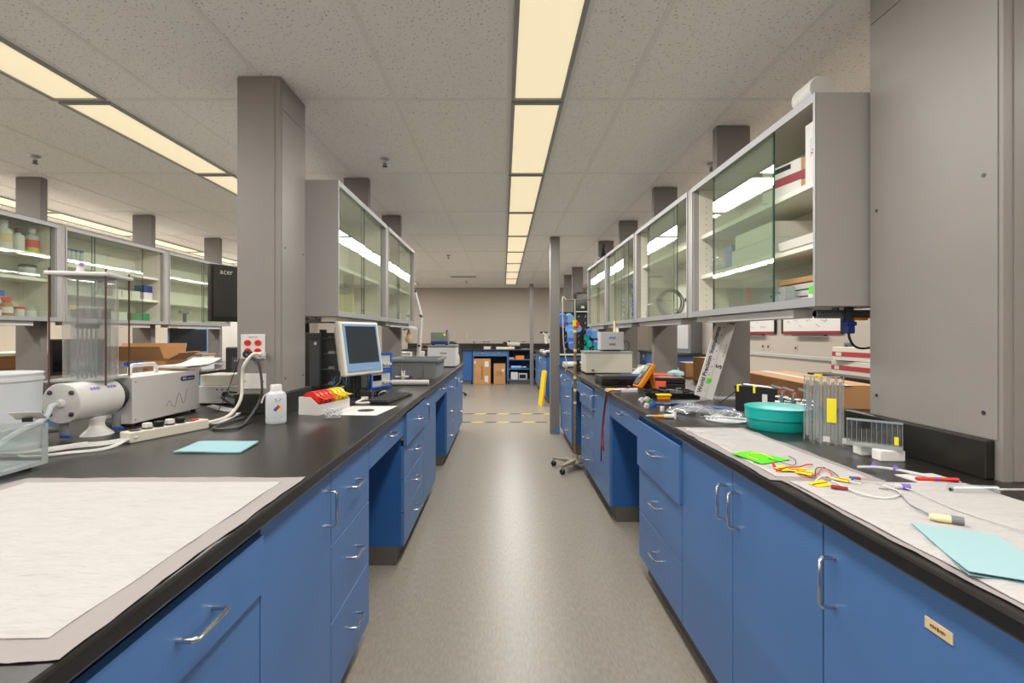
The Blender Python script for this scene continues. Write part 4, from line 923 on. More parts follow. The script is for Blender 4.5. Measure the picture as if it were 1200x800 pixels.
t = thing('wooden_cabinet', 'brown wooden cabinet beside the white fridge on the wall behind the bottle bench', 'cabinet', (-4.83, 7.3, 0)); B(-.21, .21, -.7, .7, .06, .95).build('body', 'wood', t); B(-.22, .22, -.72, .72, .95, .98).build('top', 'beige', t); B(-.19, .19, -.68, .68, 0, .06).build('plinth', 'black', t)
t = thing('white_fridge', 'white refrigerator against the far wall behind the bottle bench', 'refrigerator', (-4.72, 8.7, 0)); B(-.3, .3, -.33, .33, .03, 1.5).build('body', 'white', t, bev=.01); B(.3, .35, -.33, .33, .03, 1.0).build('door', 'white', t, bev=.01); B(.3, .35, -.33, .33, 1.01, 1.5).build('freezer_door', 'white', t, bev=.01); B(.35, .375, -.29, -.26, .7, .95).build('handle', 'lightgrey', t)
for x in (-.25, .25): B(x - .03, x + .03, -.3, .3, 0, .03).build('foot', 'black', t)
t = thing('wall_socket', 'cream triple switch plate on the wall behind the acrylic tower', 'switch', (XL, 5.45, 1.17)); B(0, .008, -.09, .09, -.06, .06).build('plate', 'offwhite', t)
for i in range(3): B(.008, .012, -.06 + i * .05, -.04 + i * .05, -.02, .02).build('rocker', 'white', t)

# ------------------------------------------------------------------ contents of the cabinets above the aisle benches
XR_ = UXR + .15
t = carton('striped_carton', 'white and brown carton with a dark red stripe on the cabinet top shelf', 'box', (1.255, 2.135, 1.87), (.25, .115, .14), R(-78), 'card', tape=None, lid=False)
B(-.124, .095, -.0595, -.0575, .0, .138).build('white_face', 'paper', t); B(-.125, .125, -.0605, -.0595, .05, .085).build('red_stripe', 'darkred', t); B(.125, .1265, -.0605, .0575, .05, .085).build('red_stripe', 'darkred', t); B(-.05, .04, -.0606, -.0595, .11, .13).build('print', 'print', t)
t = carton('white_carton', 'tall white carton standing at the near end of the cabinet top shelf', 'box', (1.232, 1.892, 1.87), (.09, .125, .235), 0, 'white', tape=None, lid=False)
B(-.0462, -.045, -.03, .03, .10, .17).build('sticker', 'lightgrey', t)
for k in range(5): B(-.047, -.0462, -.025, .022 - .006 * k, .11 + .012 * k, .114 + .012 * k).build('print_line', 'print', t)
carton('white_box', 'large flat white box, upper of two on the cabinet middle shelf', 'box', (XR_, 2.36, 1.635 + .078), (.20, .36, .07), 0, 'offwhite', tape=None)
carton('white_box', 'large flat white box, lower of two on the cabinet middle shelf', 'box', (XR_, 2.38, 1.635), (.20, .40, .078), 0, 'white', tape=None)
carton('blue_box', 'upright blue box on the cabinet middle shelf', 'box', (XR_ - .03, 2.66, 1.635), (.10, .07, .12), 0, 'royal', tape=None)
t = thing('flat_tray', 'shallow white tray at the near end of the cabinet middle shelf', 'tray', (XR_ - .02, 1.98, 1.635)); shell([(rr(.09, .14, .01), 0), (rr(.095, .145, .01), .035), (rr(.09, .14, .01), .035), (rr(.087, .137, .01), .004)]).build('shell', 'offwhite', t)
m = MB(); 
for i in range(4): m.box(-.088, .088, -.1 + i * .065, -.097 + i * .065, .004, .03)
m.build('dividers', 'offwhite', t)
t = thing('crumpled_bag', 'crumpled clear plastic bag at the far end of the cabinet middle shelf', 'bag', (XR_ - .03, 2.83, 1.635)); m = MB().lathe([(0, 0), (.06, 0), (.075, .03), (.06, .09), (.03, .13), (0, .14)], n=16)
m.v = [(x * (1 + .3 * noise.noise((x * 30, y * 30, z * 20))), y * (1 + .3 * noise.noise((y * 30, z * 30, x * 20))), z) for x, y, z in m.v]; m.build('film', 'poly', t)
t = thing('clear_bin', 'clear plastic bin on the floor of the cabinet with cartons', 'bin', (XR_, 2.44, low)); shell([(rr(.09, .20, .02), 0), (rr(.10, .22, .02), .12), (rr(.097, .217, .02), .12), (rr(.087, .197, .02), .004)]).build('shell', 'poly', t); B(-.10, -.098, -.05, -.02, .03, .10).build('red_label', 'redorange', t)
t = thing('grey_tray_stack', 'grey stacked trays at the back of the cabinet floor', 'trays', (XR_ + .03, 2.08, low))
for i in range(4): B(-.08, .08, -.16, .16, .005 + i * .028, .028 + i * .028).build('tray', 'lightgrey' if i < 3 else 'card', t, bev=.003)
B(-.07, .07, -.15, .15, 0, .005).build('runner', 'midgrey', t)
t = thing('green_scrubber', 'bright green block on the cabinet floor near its end', 'block', (XR_ - .08, 1.885, low)); B(-.03, .03, -.03, .03, 0, .03).build('base', 'white', t); B(-.03, .03, -.03, .03, .03, .062).build('pad', 'green', t, bev=.004)
t = thing('acrylic_block', 'small clear acrylic stepped block on the cabinet floor', 'block', (XR_ - .09, 2.09, low)); B(-.03, .03, -.035, .035, 0, .03).build('lower_step', 'acrylic_edge', t); B(-.02, .02, -.02, .02, .03, .075).build('upper_step', 'acrylic_edge', t)
t = thing('cable_roll', 'white roll lying on top of the glass cabinet with cartons', 'roll', (UXR + .065, 1.93, UZ1)); MB().lathe([(.02, -.06), (.046, -.06), (.05, -.05), (.05, .05), (.046, .06), (.02, .06)], c=(0, 0, .05), n=32, M=Matrix.Rotation(R(90), 3, 'X')).build('roll', 'white', t); MB().lathe([(.017, -.058), (.02, -.058), (.02, .058), (.017, .058)], c=(0, 0, .05), n=24, M=Matrix.Rotation(R(90), 3, 'X')).build('core', 'tan', t)
t = thing('hose_coil', 'dark coiled hose inside a glass cabinet', 'hose', (XR_ - .01, 3.78, UZ0 + .024)); m = MB()
for i in range(5): m.tube([((.088 + .007 * (i % 3)) * math.cos(a_), -.03 + .02 * i + .012 * math.sin(a_ * 2 + i), .112 + (.095 + .007 * (i % 2)) * math.sin(a_)) for a_ in [R(30 * k) for k in range(12)]], .005, n=7, sub=3, closed=True)
m.build('coil', 'midgrey', t)
t = thing('plastic_bag', 'clear bag of tubing at the bottom of the cabinet with the hose', 'bag', (XR_ - .04, 4.02, UZ0 + .023)); m = MB().lathe([(0, 0), (.08, 0), (.09, .04), (.07, .12), (.03, .16), (0, .165)], n=16)
m.v = [(x * (1 + .3 * noise.noise((x * 30, y * 30, z * 20))), 1.2 * y * (1 + .3 * noise.noise((y * 30, z * 30, x * 20))), z) for x, y, z in m.v]; m.build('film', 'poly', t)
t = thing('white_bundle', 'white bundle with black clips at the near end of the hose cabinet', 'bundle', (XR_ - .05, 3.20, UZ0 + .023)); m = MB().lathe([(0, 0), (.06, 0), (.07, .04), (.05, .08), (0, .10)], n=14)
m.v = [(x * (1 + .3 * noise.noise((x * 30, y * 30, z * 20))), y * (1 + .3 * noise.noise((y * 30, z * 30, x * 20))), z) for x, y, z in m.v]; m.build('wrap', 'white', t); B(-.06, -.02, -.03, .03, .085, .11).build('clip', 'black', t, bev=.006)
for i in range(9): 
    t = thing('blue_pack', 'flat blue pack inside a glass cabinet, ' + ORD[i] + ' from the bottom of its stack', 'pack', (XR_, 4.50 + .01 * (i % 2), UZ0 + .023 + i * .043), 0, 'stacked blue packs'); B(-.09, .09, -.12, .12, 0, .040).build('pack', 'navy' if i % 3 else 'royal', t, bev=.006); B(-.0912, -.09, -.05, .05, .01, .03).build('sticker', 'lightgrey', t)
for i in range(5):
    t = thing('clear_tray', 'clear flat tray beside the blue packs, ' + ORD[i] + ' from the bottom of its stack', 'tray', (XR_, 4.95, UZ0 + .023 + i * .05), 0, 'clear trays beside the blue packs'); B(-.09, .09, -.16, .16, 0, .045).build('tray', 'poly', t, bev=.006); B(-.092, -.09, -.06, .06, .01, .03).build('label_strip', 'paper', t)
t = thing('navy_tape', 'dark blue tape roll at the floor of the end cabinet', 'tape roll', (XR_ - .06, 5.70, UZ0 + .023)); MB().lathe([(.025, 0), (.05, 0), (.05, .03), (.025, .03)], n=24).build('tape', 'navy', t); MB().lathe([(.022, .001), (.025, .001), (.025, .029), (.022, .029)], n=24).build('core', 'tan', t)
t = thing('top_bottle', 'slim black bottle standing on top of the end glass cabinet', 'bottle', (UXR + .10, 6.15, UZ1)); MB().lathe([(0, 0), (.04, 0), (.04, .10), (.025, .13), (.02, .20), (0, .20)], n=16).build('body', 'black', t); MB().lathe([(0, .20), (.03, .20), (.03, .235), (0, .235)], n=12).build('cap', 'darkgrey', t)
t = thing('top_jar', 'small clear jar beside the black bottle on the end cabinet', 'jar', (UXR + .10, 6.42, UZ1)); MB().lathe([(0, 0), (.04, 0), (.04, .10), (0, .10)], n=16).build('body', 'poly', t); MB().lathe([(0, .1), (.042, .1), (.042, .115), (0, .115)], n=16).build('lid', 'white', t)
XL_ = UXL - .15
carton('teal_box', 'small pale teal box at the floor of the empty glass cabinet above the monitor', 'box', (XL_, 2.95, UZ0 + .023), (.09, .10, .07), 0, 'cyanpaper2', tape=None)
t = thing('yellow_folder', 'pale yellow folder standing inside the glass cabinet above the monitor', 'folder', (XL_, 3.36, UZ0 + .023)); B(-.08, .08, -.012, 0, 0, .14).build('cover', 'pale_yellow', t); B(-.078, .078, 0, .008, 0, .13).build('pages', 'paper', t)
carton('white_box', 'small white box at the far end of the glass cabinet above the grey tote', 'box', (XL_, 5.0, UZ0 + .023), (.10, .12, .09), 0, 'white', tape=None)

# ------------------------------------------------------------------ TEAL TUB BENCH (right of the aisle)
pad('white absorbent pad under the green paper and yellow tags', [(.714, 1.32), (1.01, 1.302), (.997, 2.063), (.716, 2.072)], 45, 60, 5, inset=.03)
pad('white absorbent pad under the pale blue folder', [(.728, .42), (1.225, .42), (1.203, 1.293), (.738, 1.314)], 50, 60, 9, lift=.006, inset=.012)
padz = ZT + .0095
def flat(name, label, cat, c, m_, th=.001, group=None):
    o = sum(c, Vector()) / len(c); mb = MB().prism([((q - o).x, (q - o).y) for q in c], th); ob = mb.build(name, m_); ob.location = o; return tag(ob, label, cat, group)
flat('green_note', 'bright green paper note on the white pad', 'paper', [G(857, 530.5, padz), G(893, 543.5, padz), G(926, 538.5, padz), G(880, 528.5, padz)], 'green')
c = [Vector((0.8159, 0.9945, padz)), Vector((0.7351, 0.7849, padz)), Vector((0.846, 0.7285, padz)), Vector((0.9287, 0.9353, padz))]; o = sum(c, Vector()) / 4
t = thing('blue_folder', 'pale blue folded sheet lying on the white pad by the counter edge', 'folder', o)
for k, (m_, b0) in enumerate((('cyanpaper2', 0), ('cyanpaper', .0025))):
    MB().sheet(lambda u, v, b0=b0, k=k: (c[0] * (1 - u) + c[1] * u) * (1 - v) + (c[3] * (1 - u) + c[2] * u) * v - o + Vector((0, 0, .0012 + b0 + k * .005 * max(0, u - .7) * 2)), 12, 4, .001).build('leaf', m_, t, recalc=False)
# teal tub
t = thing('teal_tub', 'round teal plastic tub beside the clear tubing', 'tub', (1.142, 2.068, ZT)); t.scale = (.95,) * 3
MB().lathe([(0, 0), (.118, 0), (.122, .005), (.123, .045), (.130, .047), (.131, .094), (.126, .096), (.119, .012), (0, .010)], n=48).build('shell', 'teal', t); MB().lathe([(.1295, .088), (.1325, .089), (.1325, .095), (.1295, .096)], n=48).build('rim', 'teal', t)
# black plate device with yellow clamps and stopcocks
t = thing('black_flow_cell', 'black upright plate with yellow clips and steel stopcocks behind the teal tub', 'apparatus', (1.222, 2.406, ZT), R(-58))
B(-.10, .10, -.012, .012, 0, .135).build('plate', 'black', t, bev=.002)
for x in (-.085, .0): B(x - .006, x + .006, -.0145, .0145, .105, .140).build('yellow_clip', 'lemon', t, bev=.002)
B(.04, .065, -.0138, -.012, .05, .105).build('white_label', 'paper', t); MB().cyl((-.06, .004, .140), (.10, .004, .135), .009, n=12).build('top_tube', 'steel', t)
for i, (x, z) in enumerate(((.14, .105), (.19, .10), (.26, .10))):
    s = MB().cyl((x, -.02, z - .03), (x, -.02, z + .02), .010, n=12).cyl((x - .03, -.02, z - .005), (x + .03, -.02, z - .005), .008, n=10).build('stopcock', 'steel', t)
    B(x - .012, x + .012, -.03, -.01, z + .02, z + .027).build('stopcock_seal', 'redorange', s); MB().cyl((x + .0, -.02, z + .032), (x - .045, -.03, z + .045), .007, n=10).build('stopcock_lever', 'midgrey', s)
MB().cyl((.10, 0, .07), (.30, -.02, .075), .014, n=14).build('manifold', 'steel', t); MB().cyl((.27, -.02, 0), (.27, -.02, .075), .008, n=10).build('support', 'steel', t)
cable('black_probe_wire', 'black wire rising to the black upright plate', [tuple(P(843, 472, 2.75)), tuple(P(852, 466, 2.7)), tuple(P(862, 458, 2.65)), (1.161, 2.5, ZT + .13)], .003, 'black')
# acrylic channel blocks
t = thing('acrylic_channels', 'pair of tall clear acrylic channel blocks with yellow stickers', 'acrylic block', (1.142, 1.772, ZT), R(-38)); t.scale = (.94,) * 3
for gx, gy, n, lab in ((-.068, .042, 2, False), (.0, .0, 4, True)):
    for i in range(n):
        x = gx + i * .024 - (.03 if lab else 0)
        s = B(x, x + .022, gy - .018, gy + .018, 0, .255).build('channel_bar', 'acrylic', t); B(x, x + .0025, gy - .0185, gy - .0155, 0, .255).build('bar_edge', 'acrylic_edge', s); B(x + .0195, x + .022, gy - .0185, gy - .0155, 0, .255).build('bar_edge', 'acrylic_edge', s)
        B(x + .006, x + .016, gy - .010, gy + .010, .02, .235).build('bar_core', 'acrylic_edge', s)
        B(x + .006, x + .016, gy - .0195, gy - .0186, .238, .250).build('end_tape', 'tan', s)
B(.012, .042, -.0205, -.0186, .085, .175).build('yellow_sticker', 'lemon', t); B(-.03, -.004, -.018, .018, .255, .263).build('yellow_tape', 'yellow', t)
for x in (.0, .06): B(x, x + .022, -.0205, -.0186, .012, .032).build('white_sticker', 'paper', t)
# manifold on foam blocks
for lb, px, w in (('white foam block under the clear slotted plate, nearer the acrylic channels', 1020, .055), ('white foam block under the clear slotted plate, longer one by the column', 1047.5, .075)):
    q = G(px, 534 if px < 1030 else 541); t = thing('foam_block', lb, 'foam block', q + Vector((0, .022, 0)), R(-3)); B(-w / 2, w / 2, -.02, .02, 0, .033).build('block', 'foam', t, bev=.003); B(-w / 2 + .01, w / 2 - .01, -.0015, .0015, .033, .0335).build('saw_cut', 'lightgrey', t)
a, b = G(1002, 541, ZT + .033), G(1053, 541, ZT + .033)
t = thing('slotted_plate', 'clear slotted acrylic plate with black tape on foam blocks', 'acrylic block', (1.168, 1.565, ZT + .0336), R(-42))
t.scale = (.72, .8, .82)
B(-.10, .10, -.016, .016, 0, .016).build('base_bar', 'acrylic_edge', t)
for i in range(11): x = -.096 + i * .0178; B(x, x + .0115, -.008, .008, .016, .098).build('tooth', 'acrylic', t); 
for i in range(12): x = -.099 + i * .0178; B(x, x + .002, -.009, .009, .016, .10).build('tooth_edge', 'acrylic_edge', t)
B(-.10, .10, -.009, .009, .098, .104).build('top_bar', 'acrylic_edge', t); B(-.045, -.01, -.011, -.0095, .07, .098).build('black_tape', 'black', t); B(.07, .085, -.011, -.0095, .02, .05).build('yellow_tape', 'lemon', t)
# ruler board leaning on the post
t = thing('ruler_board', 'white ruler board with black lettering leaning against the post', 'ruler', (1.185, 2.945, ZT))
MR = Matrix.Rotation(R(16), 4, 'Y'); q = bpy.data.objects
bd = B(-.055, .055, -.004, .004, 0, .46).build('board', 'white', t); bd.rotation_euler = (0, R(17), 0); bd.location = (0, 0, .0165)
text(bd, 'World Precision', .034, (-.034, -.0046, .135), (R(90), R(-90), 0), 'print', bold=.0008); text(bd, 'Instruments', .034, (-.034, -.0046, .345), (R(90), R(-90), 0), 'print', bold=.0008)
text(bd, 'S', .05, (.034, -.0046, .20), (R(90), R(-90), 0), 'print', bold=.001)
MB().lathe([(.010, 0), (.016, 0), (.016, .0006), (.010, .0006)], c=(.002, -.004, .105), n=20, M=MX).build('green_mark', 'green', bd)
m = MB()
for i in range(46): z = .008 + i * .0098; m.box(.012 - (.010 if i % 5 == 0 else .005), .012, -.0047, -.004, z, z + .0016)
m.build('scale_ticks', 'print', bd, kind='stuff')
for i in range(9): text(bd, str(i + 1), .016, (-.006, -.0046, .04 + i * .049), (R(90), R(-90), 0), 'print', 'numeral')
for i in range(4): B(.038, .040, -.0047, -.004, .26 - .0 * i + i * .022, .277 + i * .022).build('print_line', 'print', bd)
# orange multimeter on its stand
t = thing('multimeter', 'orange multimeter propped up with red leads', 'multimeter', (0.9353, 3.516, ZT), R(-80))
Mt = Matrix.Rotation(R(-36), 3, 'X')
def ob(c_, s_): return MB().obox(Mt @ Vector(c_), s_, Mt)
ob((0, .0, .115), (.098, .042, .20)).build('holster', 'orange', t, bev=.012); f = ob((0, -.022, .115), (.078, .006, .175)).build('face', 'darkgrey', t, bev=.003); ob((0, -.0255, .165), (.062, .002, .05)).build('display', 'instr_green', f)
k = ob((0, -.027, .10), (.034, .008, .034)).build('dial', 'midgrey', f, bev=.006)
for i in range(3): ob((-.025 + i * .025, -.0255, .04), (.012, .003, .012)).build('jack', 'red' if i == 1 else 'black', f)
MB().obox((0, .125, .075), (.07, .004, .16), Matrix.Rotation(R(14), 3, 'X')).build('tilt_stand', 'orange', t)
pl_ = Vector(t.location)
cable('red_lead', 'red test lead running from the multimeter and hanging over the counter edge', [tuple(pl_ + Vector((-.06, -.03, .03))), (0.8742, 3.44, ZT + .02), (0.7896, 3.337, ZT + .012), (0.7191, 3.309, ZT + .012), (0.702, 3.328, ZT - .01), (0.692, 3.384, ZT - .12), (0.686, 3.422, ZT - .25), (0.68, 3.44, ZT - .36), (0.686, 3.403, ZT - .41), (0.682, 3.384, ZT - .36), (0.686, 3.422, ZT - .27)], .0042, 'darkred')
cable('black_lead', 'black test lead running beside the red lead over the counter edge', [tuple(pl_ + Vector((-.05, -.05, .03))), (0.8742, 3.478, ZT + .016), (0.7896, 3.403, ZT + .006), (0.7191, 3.384, ZT + .008), (0.703, 3.384, ZT - .012), (0.692, 3.422, ZT - .14), (0.686, 3.459, ZT - .30), (0.683, 3.478, ZT - .50)], .0042, 'rubber')
# note pads
t = thing('note_pad', 'white note pad with a yellow end before the multimeter', 'note pad', (0.8225, 3.384, ZT), R(6))
B(-.12, .11, -.045, .045, 0, .016).build('pages', 'paper', t, bev=.001); B(-.12, -.075, -.046, .046, .016, .019).build('yellow_end', 'yellow', t); B(-.07, .11, -.044, .044, .016, .0175).build('cover', 'white', t)
# black cases and red book
t = thing('black_case', 'flat black case lying behind the multimeter', 'case', (0.893, 3.91, ZT), R(5)); B(-.15, .15, -.10, .10, 0, .038).build('lower_shell', 'black', t, bev=.005); B(-.15, .15, -.10, .10, .04, .07).build('upper_shell', 'darkgrey', t, bev=.005); B(-.03, .03, -.115, -.10, .03, .042).build('handle', 'black', t)
t = thing('breadboard_tray', 'black open tray crowded with electronic parts', 'tray', (1.043, 3.158, ZT), R(-4)); shell([(rr(.16, .13, .01), 0), (rr(.165, .135, .01), .03), (rr(.16, .13, .01), .03), (rr(.157, .127, .01), .005)]).build('tray', 'black', t)
for i in range(26):
    x, y = random.uniform(-.14, .14), random.uniform(-.11, .11); h = random.uniform(.02, .045); w = random.uniform(.01, .025)
    B(x - w, x + w, y - w * .7, y + w * .7, .0051, .005 + h).build('component', random.choice(['black', 'darkgrey', 'midgrey', 'rubber']), t)
t = thing('red_book', 'red-orange book lying on a black case beside the ruler board', 'book', (1.166, 3.685, ZT + .075), R(-12)); B(-.12, .12, -.10, .10, 0, .003).build('back_cover', 'redorange', t); B(-.117, .118, -.097, .097, .003, .016).build('pages', 'paper', t); B(-.12, .12, -.10, .10, .016, .019).build('front_cover', 'redorange', t); B(-.122, -.118, -.10, .10, 0, .019).build('spine', 'redorange', t)
t = thing('black_case', 'thick black case under the red-orange book', 'case', (1.175, 3.685, ZT), R(-12)); B(-.15, .15, -.12, .12, 0, .035).build('lower_shell', 'black', t, bev=.006); B(-.15, .15, -.12, .12, .037, .075).build('upper_shell', 'black', t, bev=.006); B(-.02, .02, -.124, -.12, .025, .05).build('latch', 'darkgrey', t)
t = thing('red_flap', 'small red-orange card standing before the thick black case', 'card', (1.1, 3.478, ZT), R(-30)); MB().obox((0, 0, .031), (.07, .003, .062), Matrix.Rotation(R(-14), 3, 'X')).build('card', 'redorange', t); MB().obox((0, .02, .031), (.07, .003, .064), Matrix.Rotation(R(16), 3, 'X')).build('card_back', 'redorange', t)
t = thing('blue_tissue', 'crumpled pale blue tissue on top of the red-orange book', 'tissue', (1.25, 3.61, ZT + .0945)); m = MB().lathe([(0, 0), (.055, 0), (.05, .02), (.02, .035), (0, .035)], n=14); m.v = [(x * (1.1 + .4 * noise.noise((x * 40, y * 40, z * 20))), y * (1 + .4 * noise.noise((y * 40, z * 30, x * 20))), z) for x, y, z in m.v]; m.build('tissue', 'cyanpaper', t)
q = G(824, 470)
t = thing('yellow_block', 'yellow plastic cable winder beside the crowded black tray', 'winder', (0.9588, 2.975, ZT)); B(-.035, .035, -.02, .02, 0, .022).build('core', 'orange', t, bev=.004); B(-.042, .042, -.026, .026, .022, .032).build('flange', 'yellow', t, bev=.004)
carton('orange_carton', 'small orange-brown box behind the ruler board', 'box', (1.41, 3.121, ZT), (.16, .12, .075), R(10), 'card')
# clear tubing and bag
def lump(name, label, cat, loc, rx, ry, h, m_, seed, amp=.35, rz=0):
    t = thing(name, label, cat, loc, rz); n = 30; prof = [(0, 0), (.8, 0), (1, .15), (.9, .5), (.6, .8), (.3, .95), (0, 1)]
    mb = MB().lathe(prof, n=n)
    mb.v = [(x * rx * (1 + amp * noise.noise((x * 4 + seed, y * 4, z * 2))), y * ry * (1 + amp * noise.noise((x * 4, y * 4 + seed, z * 3))), z * h * (1 + amp * noise.noise((x * 6, y * 6, seed)))) for x, y, z in mb.v]
    mb.build('film', m_, t); m2 = MB()
    for i in range(7):
        a_ = i * .9 + seed; m2.tube([(rx * .75 * math.cos(a_), ry * .75 * math.sin(a_), h * .35), (rx * .3 * math.cos(a_ + 1), ry * .3 * math.sin(a_ + .6), h * .75), (-rx * .5 * math.cos(a_ + .4), ry * .5 * math.sin(a_ + 2), h * .55)], .0025, n=6)
    m2.build('fold', 'plastic_clear', t); return t
lump('tubing_bag', 'crumpled clear plastic bag of tubing near the counter edge', 'bag', (0.94, 2.444, ZT), .12, .07, .045, 'poly', 3, rz=R(-25))
lump('tubing_bag', 'smaller crumpled clear bag between the tubing coil and the blue tubes', 'bag', (1.062, 2.35, ZT), .08, .06, .035, 'poly', 11, rz=R(-10))
for i in range(4):
    j = i * .018
    cable('clear_tube', 'clear tube coiled beside the teal tub', [(0.9964 - j, 2.275 + j, ZT + .006), (1.072, 2.228 - j * .4, ZT + .006 + .003 * i), (1.034 + j, 2.162 + j * .3, ZT + .006), (0.9588 + j, 2.162 + j, ZT + .008), (0.9212 + j, 2.256, ZT + .006), (1.015, 2.35 - j, ZT + .012)], .0042, 'plastic_clear', group='clear tubing on the bench')
for i in range(4):
    j = i * .02
    cable('blue_tube', 'thin blue tube lying across the counter before the ruler board', [(0.846 + j, 2.782 - j, ZT + .005), (0.94, 2.726 - j * .5, ZT + .005 + .003 * i), (1.072, 2.67 - j, ZT + .006), (1.175, 2.594 - j * 1.5, ZT + .006), (1.194, 2.5 - j, ZT + .006), (1.09 + j, 2.463 - j, ZT + .006)], .004, 'royal' if i % 2 else 'midgrey', group='blue tubes before the ruler board')
for i, (px, py, m_) in enumerate(((752, 471, 'white'), (758, 470, 'white'), (758, 478, 'white'), (776, 482, 'white'), (790, 489, 'white'), (763, 473, 'boxgreen'), (766, 476, 'royal'))):
    t = thing('luer_connector', {'white': 'small white plastic connector at the tubing ends', 'boxgreen': 'small green plastic connector at the tubing ends', 'royal': 'small blue plastic connector at the tubing ends'}[m_], 'connector', G(px, py), R(20 * i), 'white tube connectors' if m_ == 'white' else None)
    MB().cyl((-.018, 0, .012), (.018, 0, .012), .008, n=10).build('barrel', m_, t); MB().cyl((.0, 0, 0), (0, 0, .026), .011, n=8).build('hub', m_, t)
t = thing('syringe_tip', 'tan-tipped white syringe fitting near the counter edge', 'fitting', G(778, 490), R(-8)); MB().cyl((-.045, 0, .009), (.0, 0, .009), .006, n=10).build('tip', 'orange', t); MB().cyl((0, 0, .010), (.05, 0, .010), .010, n=12).build('barrel', 'white', t); B(.045, .052, -.016, .016, 0, .026).build('flange', 'white', t)
cable('clear_rod', 'thin clear rod lying along the counter edge', [tuple(G(757, 487, ZT + .004)), tuple(G(775, 486.5, ZT + .004)), tuple(G(793, 486, ZT + .004))], .003, 'plastic_clear', 'rod')
# little things on the pads
def tagp(px, py, w, l, ang):
    t = thing('yellow_flag', 'yellow paper flag on a sensor wire lying on the white pads', 'flag', G(px, py, padz), R(ang), 'yellow wire flags'); MB().sheet(lambda u, v: Vector(((u - .5) * w, (v - .5) * l, .002 + .006 * u * v)), 4, 3, .0008).build('flag', 'yellow', t, recalc=False); MB().cyl((-w / 2, 0, .003), (w / 2, 0, .005), .0016, n=6).build('wire_crimp', 'darkred', t)
for a_ in ((917, 550, .03, .035, 10), (934, 551.5, .045, .03, -30), (943, 554.5, .04, .03, -50), (983, 562, .05, .02, -60), (961, 568, .045, .03, 15)): tagp(*a_)
def wire(label, pxs, m_, r=.0013, g=None, z=padz):
    cable('sensor_wire', label, [tuple(G(x, y, z + .0015) + Vector((0, 0, .004 * ((i % 2))))) for i, (x, y) in enumerate(pxs)], r, m_, 'wire', g)
wire('thin yellow wire looped over the green note', [(888, 538), (877, 536), (880, 531), (893, 533), (906, 537)], 'yellow')
wire('thin black wire running from the green note to the yellow flags', [(900, 537), (912, 542), (930, 545), (932, 540), (924, 534)], 'black', .001)
wire('red wire linking the yellow flags', [(910, 552), (922, 549), (935, 547), (945, 546), (952, 544)], 'red', .0018)
wire('orange-red wire loop among the yellow flags', [(935, 556), (945, 561), (958, 555), (965, 549), (975, 556), (968, 561)], 'redorange')
wire('black wire loop among the yellow flags', [(955, 558), (957, 550), (968, 549), (978, 556), (985, 561)], 'black')
wire('white wire loop on the pad near the dark red clip', [(955, 564), (965, 559), (985, 562), (1010, 568)], 'white', .002)
wire('long white wire looping across the nearer pad', [(975, 563), (1000, 577), (1030, 583), (1048, 584), (1055, 577), (1035, 570)], 'white', .0022)
wire('long thin grey wire crossing the nearer pad to the probe connector', [(1030, 572), (1050, 577), (1065, 590), (1085, 603), (1096, 607)], 'midgrey', .0016)
wire('thin grey wire running along the pad to its far corner', [(1000, 562), (1060, 573), (1120, 597), (1200, 624)], 'lightgrey', .0014)
t = thing('red_clip', 'red wire clip standing near the green note', 'clip', G(907, 547, padz), R(70)); MB().cyl((-.012, 0, .005), (.012, 0, .005), .004, n=8).build('jaw', 'red', t); MB().cyl((.012, 0, .005), (.022, 0, .005), .0025, n=8).build('sleeve', 'black', t)
t = thing('blue_red_plug', 'tiny blue and red plug between the two pads', 'plug', G(1002, 562.5, padz), R(-15)); MB().cyl((-.012, 0, .005), (0, 0, .005), .0045, n=8).build('blue_half', 'royal', t); MB().cyl((0, 0, .005), (.012, 0, .005), .0042, n=8).build('red_half', 'darkred', t)
t = thing('dark_red_clip', 'dark red crocodile clip on the nearer pad', 'clip', G(985, 574, padz), R(-25)); MB().cyl((-.02, 0, .005), (.015, .0, .005), .004, n=8).build('jaw', 'darkred', t); MB().cyl((-.018, .008, .006), (.012, .002, .006), .003, n=8).build('lever', 'darkred', t)
t = thing('luer_fitting', 'small clear and purple luer cap on the nearer pad', 'cap', G(1057, 573, padz), R(-20)); MB().cyl((-.016, 0, .006), (.0, 0, .006), .005, n=10).build('clear_end', 'plastic_clear', t); MB().cyl((0, 0, .007), (.016, 0, .007), .007, n=10).build('purple_end', 'purple', t)
t = thing('probe_connector', 'cream and grey probe connector lying on the nearer pad', 'connector', G(1112, 613, padz), R(-33)); t.scale = (.8,) * 3
MB().cyl((-.038, 0, .010), (-.022, 0, .010), .007, .009, n=14).cyl((-.022, 0, .010), (.004, 0, .010), .0095, n=14).build('cream_body', 'pale_yellow', t); MB().cyl((.004, 0, .0105), (.028, 0, .0105), .0105, n=16).build('grey_collar', 'midgrey', t); MB().cyl((.028, 0, .0105), (.0285, 0, .0105), .007, n=14).build('bore', 'black', t)
t = thing('tube_holder', 'clear plastic tube with a steel rod lying by the column foot', 'tube', G(1142, 580, ZT + .002), R(-4)); MB().lathe([(.006, -.055), (.013, -.055), (.011, .05), (.005, .05)], c=(0, 0, .013), n=20, M=Matrix.Rotation(R(90), 3, 'Y')).build('sleeve', 'poly', t); MB().cyl((.05, 0, .013), (.20, .02, .010), .005, n=10).build('rod', 'steel', t); MB().cyl((-.056, 0, .013), (-.05, 0, .013), .004, n=10).build('bore', 'black', t)
c = [G(1048, 556.5), G(1078, 566), G(1127, 565), G(1092, 555)]
flat('plastic_card', 'clear-white plastic card lying between the pads and the column foot', 'card', c, 'white', .002)
